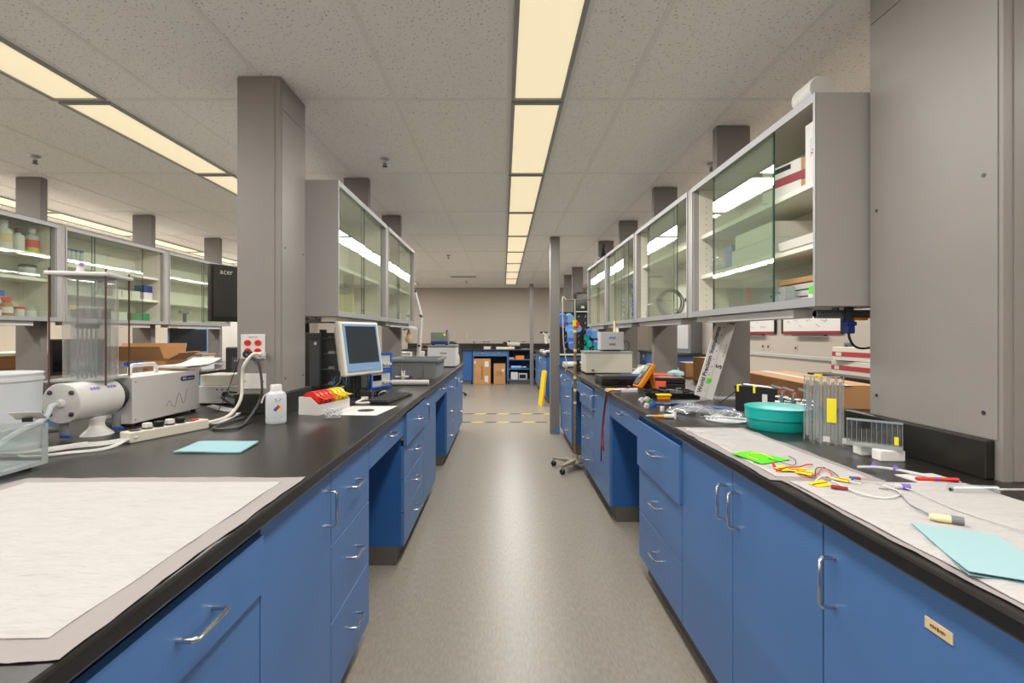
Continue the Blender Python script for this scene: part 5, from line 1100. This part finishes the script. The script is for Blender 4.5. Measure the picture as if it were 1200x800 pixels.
t = thing('red_pen', 'red and blue marker lying beside the plastic card', 'pen', G(1098, 563.5, ZT + .002), R(-8)); MB().cyl((-.05, 0, .005), (.03, 0, .005), .0048, n=10).build('barrel', 'red', t); MB().cyl((.03, 0, .005), (.05, 0, .005), .0055, n=10).build('cap', 'red', t); MB().cyl((-.003, 0, .005), (.003, 0, .005), .0052, n=10).build('blue_ring', 'royal', t)
cable('banded_tube', 'clear white tube with purple bands running along the pad edge', [tuple(G(1005, 547, padz)), tuple(G(1030, 547.5, padz + .002)), tuple(G(1055, 551, padz)), tuple(G(1085, 557, ZT + .006))], .004, 'translucent', 'tube')
for i, px in enumerate((1024, 1049)): 
    q = G(px, 547.2 if i == 0 else 550, padz); t = thing('purple_band', 'purple clip ring around the white tube at the pad edge', 'ring', q, R(-20), 'purple rings'); MB().lathe([(.0045, -.006), (.0065, -.006), (.0065, .006), (.0045, .006)], c=(0, 0, .002), n=14, M=Matrix.Rotation(R(90), 3, 'Y')).build('ring', 'purple', t); B(-.003, .003, -.002, .002, .0065, .012).build('tab', 'purple', t)
t = thing('cotton_swab', 'small white swab lying at the far end of the pad', 'swab', G(815, 506, padz), R(-40)); MB().cyl((-.03, 0, .004), (.03, 0, .004), .002, n=8).build('stick', 'white', t); MB().lathe([(0, -.008), (.004, -.004), (.004, .004), (0, .008)], c=(-.03, 0, .004), n=10, M=Matrix.Rotation(R(90), 3, 'Y')).build('tip', 'paper', t)
# conduit and blue connector under the cabinet with cartons
t = thing('flex_conduit', 'dark ribbed conduit under the end of the cabinet with cartons', 'conduit', (1.27, 1.90, UZ0 - .025)); m = MB()
for i in range(26): m.lathe([(.012, 0), (.017, .004), (.012, .008)], c=(-.08 + i * .009, 0, 0), n=14, M=Matrix.Rotation(R(90), 3, 'Y'))
m.build('ribs', 'midgrey', t); MB().cyl((-.08, 0, 0), (.155, 0, 0), .0125, n=12).build('core', 'darkgrey', t); B(-.005, .005, -.012, .012, .01, .0245).build('clamp', 'steel', t); B(.05, .11, -.02, .02, -.024, -.014).build('wire_nut', 'orange', t)
t = thing('blue_plug', 'dark blue plug with a black cable hanging under the cabinet with cartons', 'plug', (1.30, 1.87, UZ0 - .10)); B(-.016, .016, -.014, .014, 0, .05).build('body', 'navy', t, bev=.005); B(-.02, .02, -.017, .017, .03, .045).build('grip', 'navy', t, bev=.003); B(-.012, .012, -.01, .01, .05, .1).build('stem', 'darkgrey', t)
MB().tube([(0, 0, 0), (.004, 0, -.02), (.02, .0, -.045), (.05, .0, -.055), (.12, .02, -.05)], .0045, n=8).build('cable', 'rubber', t)
# water bath with controller
t = thing('water_bath', 'grey square water bath with steel lid on the worktop', 'water bath', (1.029, 4.991, ZT)); B(-.225, .225, -.16, .16, .012, .205).build('tank', 'beige', t, bev=.006); B(-.23, .23, -.165, .165, .205, .222).build('lid', 'alu', t, bev=.002); MB().cyl((-.16, -.16, .04), (-.16, -.172, .04), .012, n=12).build('drain_cap', 'rust', t)
for x in (-.2, .2):
    for y in (-.13, .13): MB().cyl((x, y, 0), (x, y, .012), .014, n=10).build('foot', 'rubber', t)
t = thing('bath_controller', 'pale grey controller box sitting on the water bath', 'controller', (1.072, 4.973, ZT + .222)); B(-.115, .115, -.08, .08, .015, .19).build('case', 'lightgrey', t, bev=.006); B(-.09, .09, -.06, .06, 0, .015).build('clamp', 'darkgrey', t)
for z in (.125, .06):
    for k in range(3): B(-.03 + k * .022, -.012 + k * .022, -.083, -.08, z, z + .018).build('indicator', 'bottleblue' if z > .1 else 'midgrey', t)
MB().cyl((.04, 0, .19), (.04, 0, .30), .012, n=12).build('motor_stem', 'pale_yellow', t); MB().tube([(.115, 0, .09), (.16, -.01, .10), (.185, -.01, .06), (.17, .0, .01), (.12, .02, .006)], .004, n=7).build('cord', 'black', t)
for i in range(3):
    t = thing('white_tube_pack', 'long white tube lying behind the water bath', 'tube', (0.9212, 5.781 + i * .12, ZT), R(4 * i), 'white tubes behind the bath'); MB().cyl((-.2, 0, .03), (.2, 0, .03), .03, n=18).build('tube', 'white', t); MB().cyl((-.205, 0, .03), (-.2, 0, .03), .031, n=18).build('end_cap', 'lightgrey', t)
t = thing('black_clamp', 'black bench clamp beside the water bath', 'clamp', (0.7896, 5.283, ZT)); B(-.03, .03, -.04, .04, 0, .02).build('base', 'black', t); B(-.02, .02, -.02, .02, .02, .12).build('body', 'black', t, bev=.004); MB().cyl((-.04, 0, .07), (.04, 0, .07), .012, n=12).build('screw', 'dark_steel', t)
lump('white_cloth', 'crumpled white cloth on the worktop behind the multimeter', 'cloth', (1.297, 4.512, ZT), .13, .10, .10, 'white', 21)
t = thing('sky_tray', 'small sky-blue tray beside the crumpled cloth', 'tray', (1.1, 4.155, ZT)); shell([(rr(.10, .07, .01), 0), (rr(.105, .075, .01), .055), (rr(.10, .07, .01), .055), (rr(.097, .067, .01), .004)]).build('shell', 'skytape', t); B(-.03, .03, -.078, -.073, .03, .045).build('label_strip', 'paper', t)
# ------------------------------------------------------------------ wheeled stand
t = thing('rolling_stand', 'rusty steel pole stand on a cast base with casters', 'stand', (.685, 4.75, 0))
MB().cyl((0, 0, .10), (0, 0, 1.40), .014, n=14).build('pole', 'rust', t); MB().cyl((0, 0, 1.38), (0, 0, 1.62), .009, n=12).build('inner_pole', 'alu', t)
MB().lathe([(0, .14), (.022, .14), (.03, .11), (.06, .085), (.075, .07), (.075, .055), (0, .055)], n=20).build('hub', 'castiron', t)
for dx, dy in ((-.195, .10), (-.145, -.20), (.155, .17), (.02, .25)):
    d = Vector((dx, dy, 0)); n_ = Vector((-d.y, d.x, 0)).normalized()
    v = [Vector((0, 0, .055)) + n_ * .05, Vector((0, 0, .055)) - n_ * .05, Vector((0, 0, .10)) + n_ * .035, Vector((0, 0, .10)) - n_ * .035, d + Vector((0, 0, .07)) + n_ * .014, d + Vector((0, 0, .07)) - n_ * .014, d + Vector((0, 0, .085)) + n_ * .012, d + Vector((0, 0, .085)) - n_ * .012]
    lg = MB().add(v, [(0, 1, 5, 4), (2, 6, 7, 3), (0, 4, 6, 2), (1, 3, 7, 5), (0, 2, 3, 1), (4, 5, 7, 6)]).build('leg', 'castiron', t, bev=.006)
    MB().cyl((dx, dy - .009, .026), (dx, dy + .009, .026), .026, n=18).build('caster_wheel', 'black', lg); MB().cyl((dx, dy, .03), (dx, dy, .08), .010, n=10).build('caster_stem', 'steel', lg)
for z in (.62, .74, .86, 1.0, 1.12, 1.30): MB().cyl((0, 0, z), (0, 0, z + .025), .0155, n=14).build('tape_band', 'pale_yellow', t)
MB().cyl((0, 0, 1.36), (0, 0, 1.42), .022, n=14).build('yellow_tape', 'yellow', t); B(-.0, .035, -.02, .02, 1.34, 1.40).build('red_tape', 'red', t)
MB().cyl((-.09, 0, 1.615), (.15, 0, 1.615), .007, n=10).build('cross_bar', 'rust', t)
for x in (-.09,): MB().tube([(x, 0, 1.615), (x - .015, 0, 1.64), (x - .03, 0, 1.625), (x - .03, 0, 1.55), (x - .02, 0, 1.2), (x + .01, 0, 1.0), (x + .0, .02, .93)], .005, n=8).build('hanging_tube', 'plastic_clear', t)

# ------------------------------------------------------------------ floor tape
for y, lb in ((7.26, 'yellow and black striped floor tape nearer the two benches'), (8.02, 'yellow and black striped floor tape nearer the boxes at the back wall')):
    o = B(-1.0, 1.0, -.032, .032, 0, .0015).build('floor_tape', 'hazard'); o.location = (0, y, 0); tag(o, lb, 'tape')

# ------------------------------------------------------------------ far bench with microscopes
tag(B(.765, 2.05, 9.22, 12.3, ZB, ZT).build('worktop', 'worktop', bev=.006), 'black worktop carrying microscopes beyond the cross aisle', 'worktop')
SID['R2'] = (.79, R(-90), -1)
cabinet('R2', 9.25, 9.95, 'drawers3', 'blue three-drawer cabinet beside the yellow folded sign'); cabinet('R2', 9.95, 10.85, 'doors2', 'blue two-door cabinet under the microscope')
cabinet('R2', 10.85, 11.55, 'drawers3', 'blue three-drawer cabinet in the middle of the microscope bench'); cabinet('R2', 11.55, 12.25, 'door', 'single-door blue cabinet at the back end of the microscope bench')
t = thing('bench_gable', 'plain blue end panel of the microscope bench', 'panel', (1.41, 9.235, 0)); B(-.60, .62, -.012, .012, .10, ZB).build('panel', 'blue_dark', t); B(-.56, .6, -.005, .012, 0, .10).build('toe_kick', 'toe', t)
def scope(loc, label, rz, dark='black'):
    t = thing('microscope', label, 'microscope', loc, rz)
    B(-.12, .12, -.10, .13, 0, .045).build('base', 'offwhite', t, bev=.01); MB().cyl((0, .09, .045), (0, .09, .42), .018, n=14).build('column', 'black', t); B(-.03, .03, -.05, .12, .30, .36).build('arm', dark, t, bev=.008)
    h = MB().cyl((0, -.05, .20), (0, -.05, .36), .035, .05, n=18).build('head', 'offwhite', t); MB().cyl((0, -.05, .15), (0, -.05, .20), .026, n=14).build('objective', 'black', h)
    for x in (-.032, .032): MB().cyl((x, -.05, .34), (x, -.15, .42), .018, n=12).build('eyepiece', 'offwhite', h); MB().cyl((x, -.15, .42), (x, -.175, .44), .02, n=12).build('eyecup', 'black', h)
    MB().cyl((-.05, .09, .30), (.05, .09, .30), .025, n=14).build('focus_knob', 'black', t); return t
scope((.93, 10.15, ZT), 'cream stereo microscope standing at the edge of the far bench', R(-75)); scope((1.05, 10.7, ZT), 'dark stereo microscope behind the cream one', R(-60), 'black')
jar('white_beaker', 'white beaker with a yellow lid beside the cream microscope', (.95, 9.65, ZT), .06, .12, 'white', 'yellow')
t = thing('blue_instrument', 'small navy instrument with white top by the microscopes', 'instrument', (.93, 9.42, ZT)); B(-.12, .12, -.08, .08, 0, .05).build('lower_case', 'navy', t, bev=.004); B(-.12, .12, -.08, .08, .05, .08).build('upper_case', 'white', t, bev=.004)
for i in range(3): jar('white_dish', 'small white dish at the far end of the microscope bench', (.86 + .02 * i, 11.0 + .25 * i, ZT), .05, .04, 'white', 'white', 'white dishes')
# drying board with hanging bottles
t = thing('drying_board', 'black peg board for drying bottles beyond the cross aisle', 'peg board', (1.39, 9.235, ZT)); B(-.42, .42, -.01, .01, 0, .80).build('board', 'black', t)
for i in range(7):
    for j in range(6): MB().cyl((-.36 + i * .12, -.01, .10 + j * .12), (-.36 + i * .12, -.10, .13 + j * .12), .006, n=6).build('peg', 'white', t)
B(-.42, .42, -.06, -.01, .0, .03).build('drip_tray', 'white', t)
k = 0
for px, py, r, m_ in ((659, 372, .085, 'bottleblue'), (660, 379, .06, 'purple'), (667, 372, .075, 'bottlesky'), (667.5, 384, .08, 'bottlesky'), (669, 390, .07, 'bottlesky'), (669, 397, .075, 'bottleblue'), (670, 404, .06, 'bottleblue'), (677, 384, .06, 'bottlesky'), (690, 389, .055, 'bottleblue'), (696, 390, .08, 'bottlesky'), (698, 402, .05, 'bottleblue'),
                      (687, 395, .048, 'teal'), (690.5, 402, .048, 'teal'), (687, 408, .048, 'teal'), (698, 408, .04, 'teal')):
    k += 1; q = P(px, py, 9.06 - .08 * (k % 2))
    t = thing('drying_bottle', ('teal' if m_ == 'teal' else 'violet' if m_ == 'purple' else 'pale blue' if m_ == 'bottlesky' else 'blue') + ' plastic beaker hanging on the drying board', 'beaker', q, 0, m_ + ' drying beakers')
    Mr = Matrix.Rotation(R(115), 3, 'X') @ Matrix.Rotation(R(17 * k), 3, 'Z')
    MB().lathe([(0, -.06), (r * .8, -.06), (r * .85, -.055), (r, .05), (r * .95, .05), (r * .8, -.05), (0, -.05)], n=20, M=Mr).build('cup', m_, t); MB().lathe([(r * .98, .04), (r * 1.08, .045), (r * 1.08, .055), (r * .96, .055)], n=20, M=Mr).build('rim', m_, t)
t = thing('towel_dispenser', 'black paper towel dispenser on the slim post above the drying board', 'dispenser', (1.45, 9.175, 1.69)); B(-.13, .13, -.09, .09, .02, .36).build('body', 'black_gloss', t, bev=.02); B(-.12, .12, -.08, .08, 0, .02).build('chute', 'white', t); B(-.03, .03, -.094, -.09, .07, .11).build('badge', 'white', t)
# folded floor sign
t = thing('floor_sign', 'folded yellow floor sign leaning against the blue cabinet', 'sign', (.655, 8.98, 0), R(-78))
for i, s in enumerate((0, .018)): 
    p_ = B(-.12, .12, s, s + .010, 0, .62).build('panel', 'yellow', t, bev=.004); p_.rotation_euler = (R(-7), 0, 0); 
B(-.05, .05, .07, .11, .60, .63).build('hinge', 'yellow', t)

# ------------------------------------------------------------------ back wall bench
tag(B(-2.6, 1.5, 12.66, YB - .03, ZB, ZT).build('worktop', 'worktop', bev=.004), 'black worktop along the back wall over the cardboard boxes', 'worktop')
tag(B(-2.6, 1.5, YB - .028, YB - .002, ZT, ZT + .14).build('backsplash', 'worktop'), 'black backsplash strip along the back wall', 'backsplash')
t = thing('end_cabinet', 'plain blue cabinet side left of the cardboard boxes at the back wall', 'cabinet', (-.90, 12.7, 0)); B(-.13, .09, 0, .7, .10, ZB).build('carcass', 'blue_dark', t); B(-.13, .07, .03, .7, 0, .10).build('toe_kick', 'toe', t)
t.location.x = -.90
t = thing('kneehole_desk', 'blue kneehole desk with two shallow drawers over the cardboard boxes', 'desk', (-.34, 12.70, 0))
for x in (-.45, .43): B(x, x + .02, 0, .7, 0, ZB).build('side_panel', 'blue', t)
B(-.43, .43, .02, .7, ZB - .13, ZB).build('drawer_case', 'blue_dark', t); B(-.43, .43, .68, .7, 0, ZB - .13).build('back_panel', 'black', t)
for x0, x1 in ((-.43, 0), (0, .43)): drawer(t, x0, x1, ZB - .14, ZB - .004)
t = thing('open_shelf', 'open blue shelf unit beside the cardboard boxes', 'shelf unit', (.42, 12.70, 0))
for x in (-.30, .63): B(x, x + .02, 0, .65, .10, ZB).build('side_panel', 'blue', t)
B(-.28, .63, .03, .65, 0, .10).build('plinth', 'toe', t); B(-.28, .63, .63, .65, .10, ZB).build('back_panel', 'blue_dark', t)
for z in (.10, .38, .62): B(-.28, .63, 0, .63, z, z + .025).build('shelf', 'blue', t)
t = carton('tall_carton', 'tall brown carton with white stickers under the back desk', 'box', (-.55, 12.88, 0), (.44, .32, .66), 0, 'card', labelpos=(.12, .52, .10, .14)); B(.07, .16, -.1612, -.16, .06, .22).build('sticker', 'paper', t); B(-.20, -.16, -.1612, -.16, .53, .60).build('sticker', 'paper', t); text(t, 'Renovato M', .07, (.0, -.1615, .30), (R(90), R(-90), 0), 'print')
t = carton('small_carton', 'smaller brown carton with printed lines under the back desk', 'box', (-.10, 12.88, 0), (.30, .30, .53), 0, 'card', labelpos=(.09, .36, .06, .07))
for i in range(5): B(-.09, .08, -.1508, -.15, .22 + i * .025, .228 + i * .025).build('print_line', 'card_dark', t)
carton('orange_carton', 'flat orange box on the top shelf of the open blue unit', 'box', (.42, 12.82, .645), (.22, .20, .09), 0, 'orange'); t = thing('red_papers', 'red and white papers on the top shelf of the open blue unit', 'papers', (.24, 12.82, .645)); B(-.10, .09, -.1, .1, 0, .02).build('red_folder', 'redstripe', t); B(-.09, .03, -.09, .08, .02, .04).build('white_sheets', 'paper', t)
t = thing('blue_bag', 'blue plastic packet on the middle shelf of the open blue unit', 'packet', (.33, 12.80, .405)); B(-.14, .14, -.08, .08, 0, .07).build('packet', 'bottlesky', t, bev=.025); B(.14, .26, -.02, .02, .02, .05).build('spout', 'white', t, bev=.008)
carton('white_carton', 'white carton on the bottom shelf of the open blue unit', 'box', (.28, 12.82, .125), (.18, .2, .19), 0, 'white', tape='redstripe'); t = thing('silver_meter', 'silver framed meter on the bottom shelf of the open blue unit', 'meter', (.50, 12.82, .125)); B(-.11, .11, -.1, .1, 0, .16).build('case', 'lightgrey', t, bev=.006); B(-.09, .07, -.103, -.1, .03, .13).build('window', 'black', t)
# things on the back worktop
t = thing('grey_scope', 'grey optical instrument lying on the back worktop', 'instrument', (.15, 13.0, ZT)); B(-.34, .14, -.10, .10, 0, .06).build('base_plate', 'offwhite', t, bev=.006); MB().cyl((-.05, 0, .14), (.28, 0, .12), .055, n=20).build('tube', 'lightgrey', t); MB().cyl((.0, 0, .06), (.0, 0, .22), .03, n=14).build('post', 'darkgrey', t); B(-.16, -.06, -.05, .05, .08, .19).build('camera', 'black', t, bev=.005); B(.0, .05, -.06, .0, .06, .085).build('orange_knob', 'orange', t)
t = thing('white_tray', 'small white tray on the back worktop', 'tray', (-.42, 12.95, ZT)); B(-.09, .09, -.08, .08, 0, .06).build('body', 'white', t, bev=.006); B(-.095, .095, -.085, .085, .06, .07).build('lid', 'offwhite', t)
t = thing('black_tap', 'thin black tap standing on the back worktop', 'tap', (-.78, 13.2, ZT)); MB().cyl((0, 0, 0), (0, 0, .18), .012, n=10).build('stem', 'black', t); MB().cyl((0, 0, 0), (0, 0, .02), .03, n=12).build('base', 'black', t); MB().cyl((0, 0, .18), (0, 0, .21), .018, .010, n=10).build('head', 'darkred', t)
t = thing('paper_pile', 'thin pile of papers on the back worktop', 'papers', (.62, 12.95, ZT)); B(-.15, .15, -.1, .1, 0, .01).build('lower_sheets', 'lightgrey', t); B(-.12, .13, -.09, .09, .01, .016).build('upper_sheets', 'midgrey', t)
t = thing('wooden_rack', 'brown wooden rack on the back worktop behind the cold box', 'rack', (-1.95, 13.0, ZT)); B(-.18, .18, -.08, .08, 0, .02).build('base', 'wood', t); B(-.18, .18, -.08, .08, .10, .12).build('shelf', 'wood', t)
for x in (-.18, .165): B(x, x + .015, -.08, .08, .02, .10).build('side', 'wood', t)
t = thing('wall_raceway', 'thin grey wiring rail along the back wall above the worktop', 'raceway', (.0, YB, 1.13)); B(-1.0, 1.5, -.012, 0, -.01, .01).build('rail', 'lightgrey', t); B(-1.0, -.98, -.012, 0, .01, .20).build('riser', 'lightgrey', t)
for i, x in enumerate((-1.52, -.52, -.42, .05)):
    t = thing('red_socket', 'red double wall socket above the back worktop', 'socket', (x + (.5 if i > 2 else 0), YB, 1.08), 0, 'red sockets on the back wall'); B(-.05, .05, -.006, 0, -.03, .03).build('plate', 'wall', t)
    for s in (-.02, .02): B(s - .014, s + .014, -.009, -.006, -.012, .012).build('socket', 'darkred', t)
t = thing('office_chair', 'black office chair behind the end of the tower bench', 'chair', (-1.06, 10.3, 0), R(10))
MB().lathe([(0, .44), (.22, .44), (.23, .47), (.20, .51), (0, .515)], n=28).build('seat', 'black', t); 
m = MB().lathe([(0, -.03), (.2, -.03), (.21, 0), (.2, .03), (0, .03)], n=28, c=(0, .24, .90), M=Matrix.Rotation(R(82), 3, 'X'), sy=1.15); m.build('backrest', 'black', t)
MB().cyl((0, .16, .46), (0, .25, .85), .016, n=10).build('back_support', 'darkgrey', t); MB().cyl((0, 0, .08), (0, 0, .44), .025, n=12).build('gas_lift', 'darkgrey', t)
for i in range(5):
    a_ = R(72 * i); d = Vector((math.cos(a_) * .27, math.sin(a_) * .27, .06)); lg = MB().cyl((0, 0, .09), d, .022, .014, n=8).build('leg', 'black', t); MB().cyl(d + Vector((0, -.015, -.03)), d + Vector((0, .015, -.03)), .03, n=12).build('caster', 'black', lg)

# ------------------------------------------------------------------ whiteboard wall side
for y0, y1, lb in ((5.78, 6.98, 'whiteboard with black formulas and a dark red lower edge'), (7.2, 8.5, 'whiteboard with faint green writing beside the other whiteboard')):
    t = thing('whiteboard', lb, 'whiteboard', (XR, (y0 + y1) / 2, 1.29), R(-90)); w = (y1 - y0) / 2
    B(-w, w, -.02, -.002, .02, .85).build('panel', 'paper', t); B(-w, w, -.028, -.002, 0, .035).build('lower_frame', 'darkred', t); B(-w, w, -.028, -.002, .85, .88).build('upper_frame', 'black', t)
    for x in (-w - .03, w): B(x, x + .03, -.03, -.002, 0, .88).build('side_frame', 'black', t)
    B(-w * .5, w * .6, -.07, -.028, -.03, -.01).build('pen_ledge', 'darkgrey', t)
    m = MB()
    for k in range(26):
        x, z = random.uniform(-w + .1, w - .2), random.choice((.10, .17, .24, .34, .45, .6)); n_ = random.randint(3, 6)
        m.tube([(x + .022 * i, -.0205, z + random.uniform(-.022, .022)) for i in range(n_)], .0018, n=4, sub=3)
    m.build('handwriting', 'boxgreen' if y0 > 7 else 'print', t, kind='stuff')
t = thing('wall_raceway', 'long beige wiring rail along the whiteboard wall', 'raceway', (XR, 6.3, .985)); B(-.03, 0, -3.2, 3.2, -.02, .02).build('rail', 'lightgrey', t); B(-.032, -.03, -3.2, 3.2, -.002, .002).build('groove', 'midgrey', t)
for y in (7.55, 7.4, 6.7): t = thing('red_socket', 'single red socket above the rail on the whiteboard wall', 'socket', (XR, y, 1.10), 0, 'red sockets on the whiteboard wall'); B(-.006, 0, -.04, .04, -.05, .05).build('plate', 'wall', t); MB().cyl((-.006, 0, 0), (-.012, 0, 0), .02, n=14).build('socket', 'darkred', t)
t = thing('power_socket', 'grey metal socket box with a round black outlet on the whiteboard wall', 'socket', (XR, 5.67, 1.13)); B(-.03, 0, -.05, .05, -.06, .06).build('box', 'midgrey', t); MB().cyl((-.03, 0, 0), (-.036, 0, 0), .035, n=18).build('outlet', 'black', t)
tag(B(XR - .35, XR, 5.35, 9.4, .62, .655).build('wall_ledge', 'beige', bev=.003), 'long low beige ledge along the whiteboard wall', 'ledge')
for i in range(2):
    y = 5.9 + i * 2.4; t = thing('ledge_bracket', 'beige panel bracket carrying the low wall ledge', 'bracket', (XR, y, 0), 0, 'ledge brackets'); B(-.30, 0, -.015, .015, 0, .62).build('panel', 'beige', t); B(-.32, 0, -.03, .03, .0, .02).build('foot', 'toe', t)
tag(B(3.12, XR, 3.0, 5.10, ZB, ZT).build('worktop', 'worktop', bev=.005), 'black worktop under the two red-striped boxes', 'worktop')
SID['R3'] = (3.15, R(-90), -1)
cabinet('R3', 3.05, 4.05, 'doors2', 'blue two-door cabinet under the red-striped boxes'); cabinet('R3', 4.05, 5.08, 'drawers3', 'blue three-drawer cabinet below the red-striped boxes')
for i, (x, y, z, rz, lb) in enumerate(((3.45, 4.55, ZT, 80, 'white box with a red stripe, lower of the two on the wall bench'), (3.46, 4.50, ZT + .135, 86, 'white box with a red stripe, upper of the two on the wall bench'))):
    t = thing('striped_box', lb, 'box', (x, y, z), R(rz - 180 + 8)); B(-.45, .45, -.16, .16, 0, .13).build('body', 'offwhite', t, bev=.003)
    B(-.451, .451, -.1615, -.16, .04, .085).build('red_stripe', 'redstripe', t); B(.45, .4515, -.16, .16, .04, .085).build('red_stripe', 'redstripe', t); B(-.4515, -.45, -.16, .16, .04, .085).build('red_stripe', 'redstripe', t); B(-.40, -.33, -.1625, -.1615, .045, .08).build('logo', 'offwhite', t)
# cardboard on the far half of the teal tub worktop
t = thing('long_carton', 'long brown cardboard box on the far half of the worktop', 'box', (1.83, 3.28, ZT), R(70)); 
t.location = (1.84, 3.10, ZT); t.rotation_euler.z = R(84)
B(-.52, .52, -.17, .17, 0, .12).build('body', 'card', t, bev=.004); B(-.52, .52, -.17, -.001, .12, .123).build('flap', 'card', t); B(-.52, .52, .001, .17, .12, .123).build('flap', 'card', t); B(-.53, .53, -.03, .03, .123, .124).build('tape', 'lightgrey', t)
carton('brown_carton', 'short brown carton behind the ruler board', 'box', (1.75, 4.05, ZT), (.30, .26, .20), R(6)); carton('brown_carton', 'low brown carton beside the slim post on the far half of the worktop', 'box', (1.80, 4.6, ZT), (.28, .24, .13), R(-6))
# machine bench further along the whiteboard wall
tag(B(3.3, XR, 9.5, 12.2, ZB, ZT).build('worktop', 'worktop', bev=.005), 'black worktop under the grey machine at the whiteboard wall', 'worktop')
SID['R4'] = (3.33, R(-90), -1)
cabinet('R4', 9.55, 10.4, 'doors2', 'blue two-door cabinet nearest the low ledge under the grey machine'); cabinet('R4', 10.4, 11.3, 'drawers3', 'blue three-drawer cabinet under the grey machine'); cabinet('R4', 11.3, 12.15, 'doors2', 'blue two-door cabinet farthest along the whiteboard wall')
t = thing('grey_machine', 'large grey laboratory machine with a dark window and vents', 'machine', (3.62, 10.2, ZT), R(-60)); B(-.45, .45, -.22, .22, 0, .75).build('housing', 'midgrey', t, bev=.02); B(-.15, .02, -.226, -.22, .12, .45).build('window', 'black_gloss', t, bev=.004); B(.12, .40, -.23, -.22, .10, .60).build('side_door', 'lightgrey', t, bev=.004)
for i in range(4): B(.06, .11, -.224, -.22, .08 + i * .03, .095 + i * .03).build('vent', 'black', t)
t = thing('tall_cabinet', 'tall pale grey storage cabinet standing by the whiteboard wall', 'cabinet', (2.75, 11.8, 0)); B(-.35, .35, -.25, .25, .05, 1.95).build('body', 'cream', t, bev=.005); B(-.3, .3, -.2, .2, 0, .05).build('plinth', 'toe', t)
for s in (-1, 1): d_ = B(min(0, s * .345) + .002, max(0, s * .345) - .002, -.265, -.25, .06, 1.94).build('door', 'cream', t); B(s * .04 - .008, s * .04 + .008, -.29, -.265, 1.0, 1.14).build('handle', 'steel', d_)
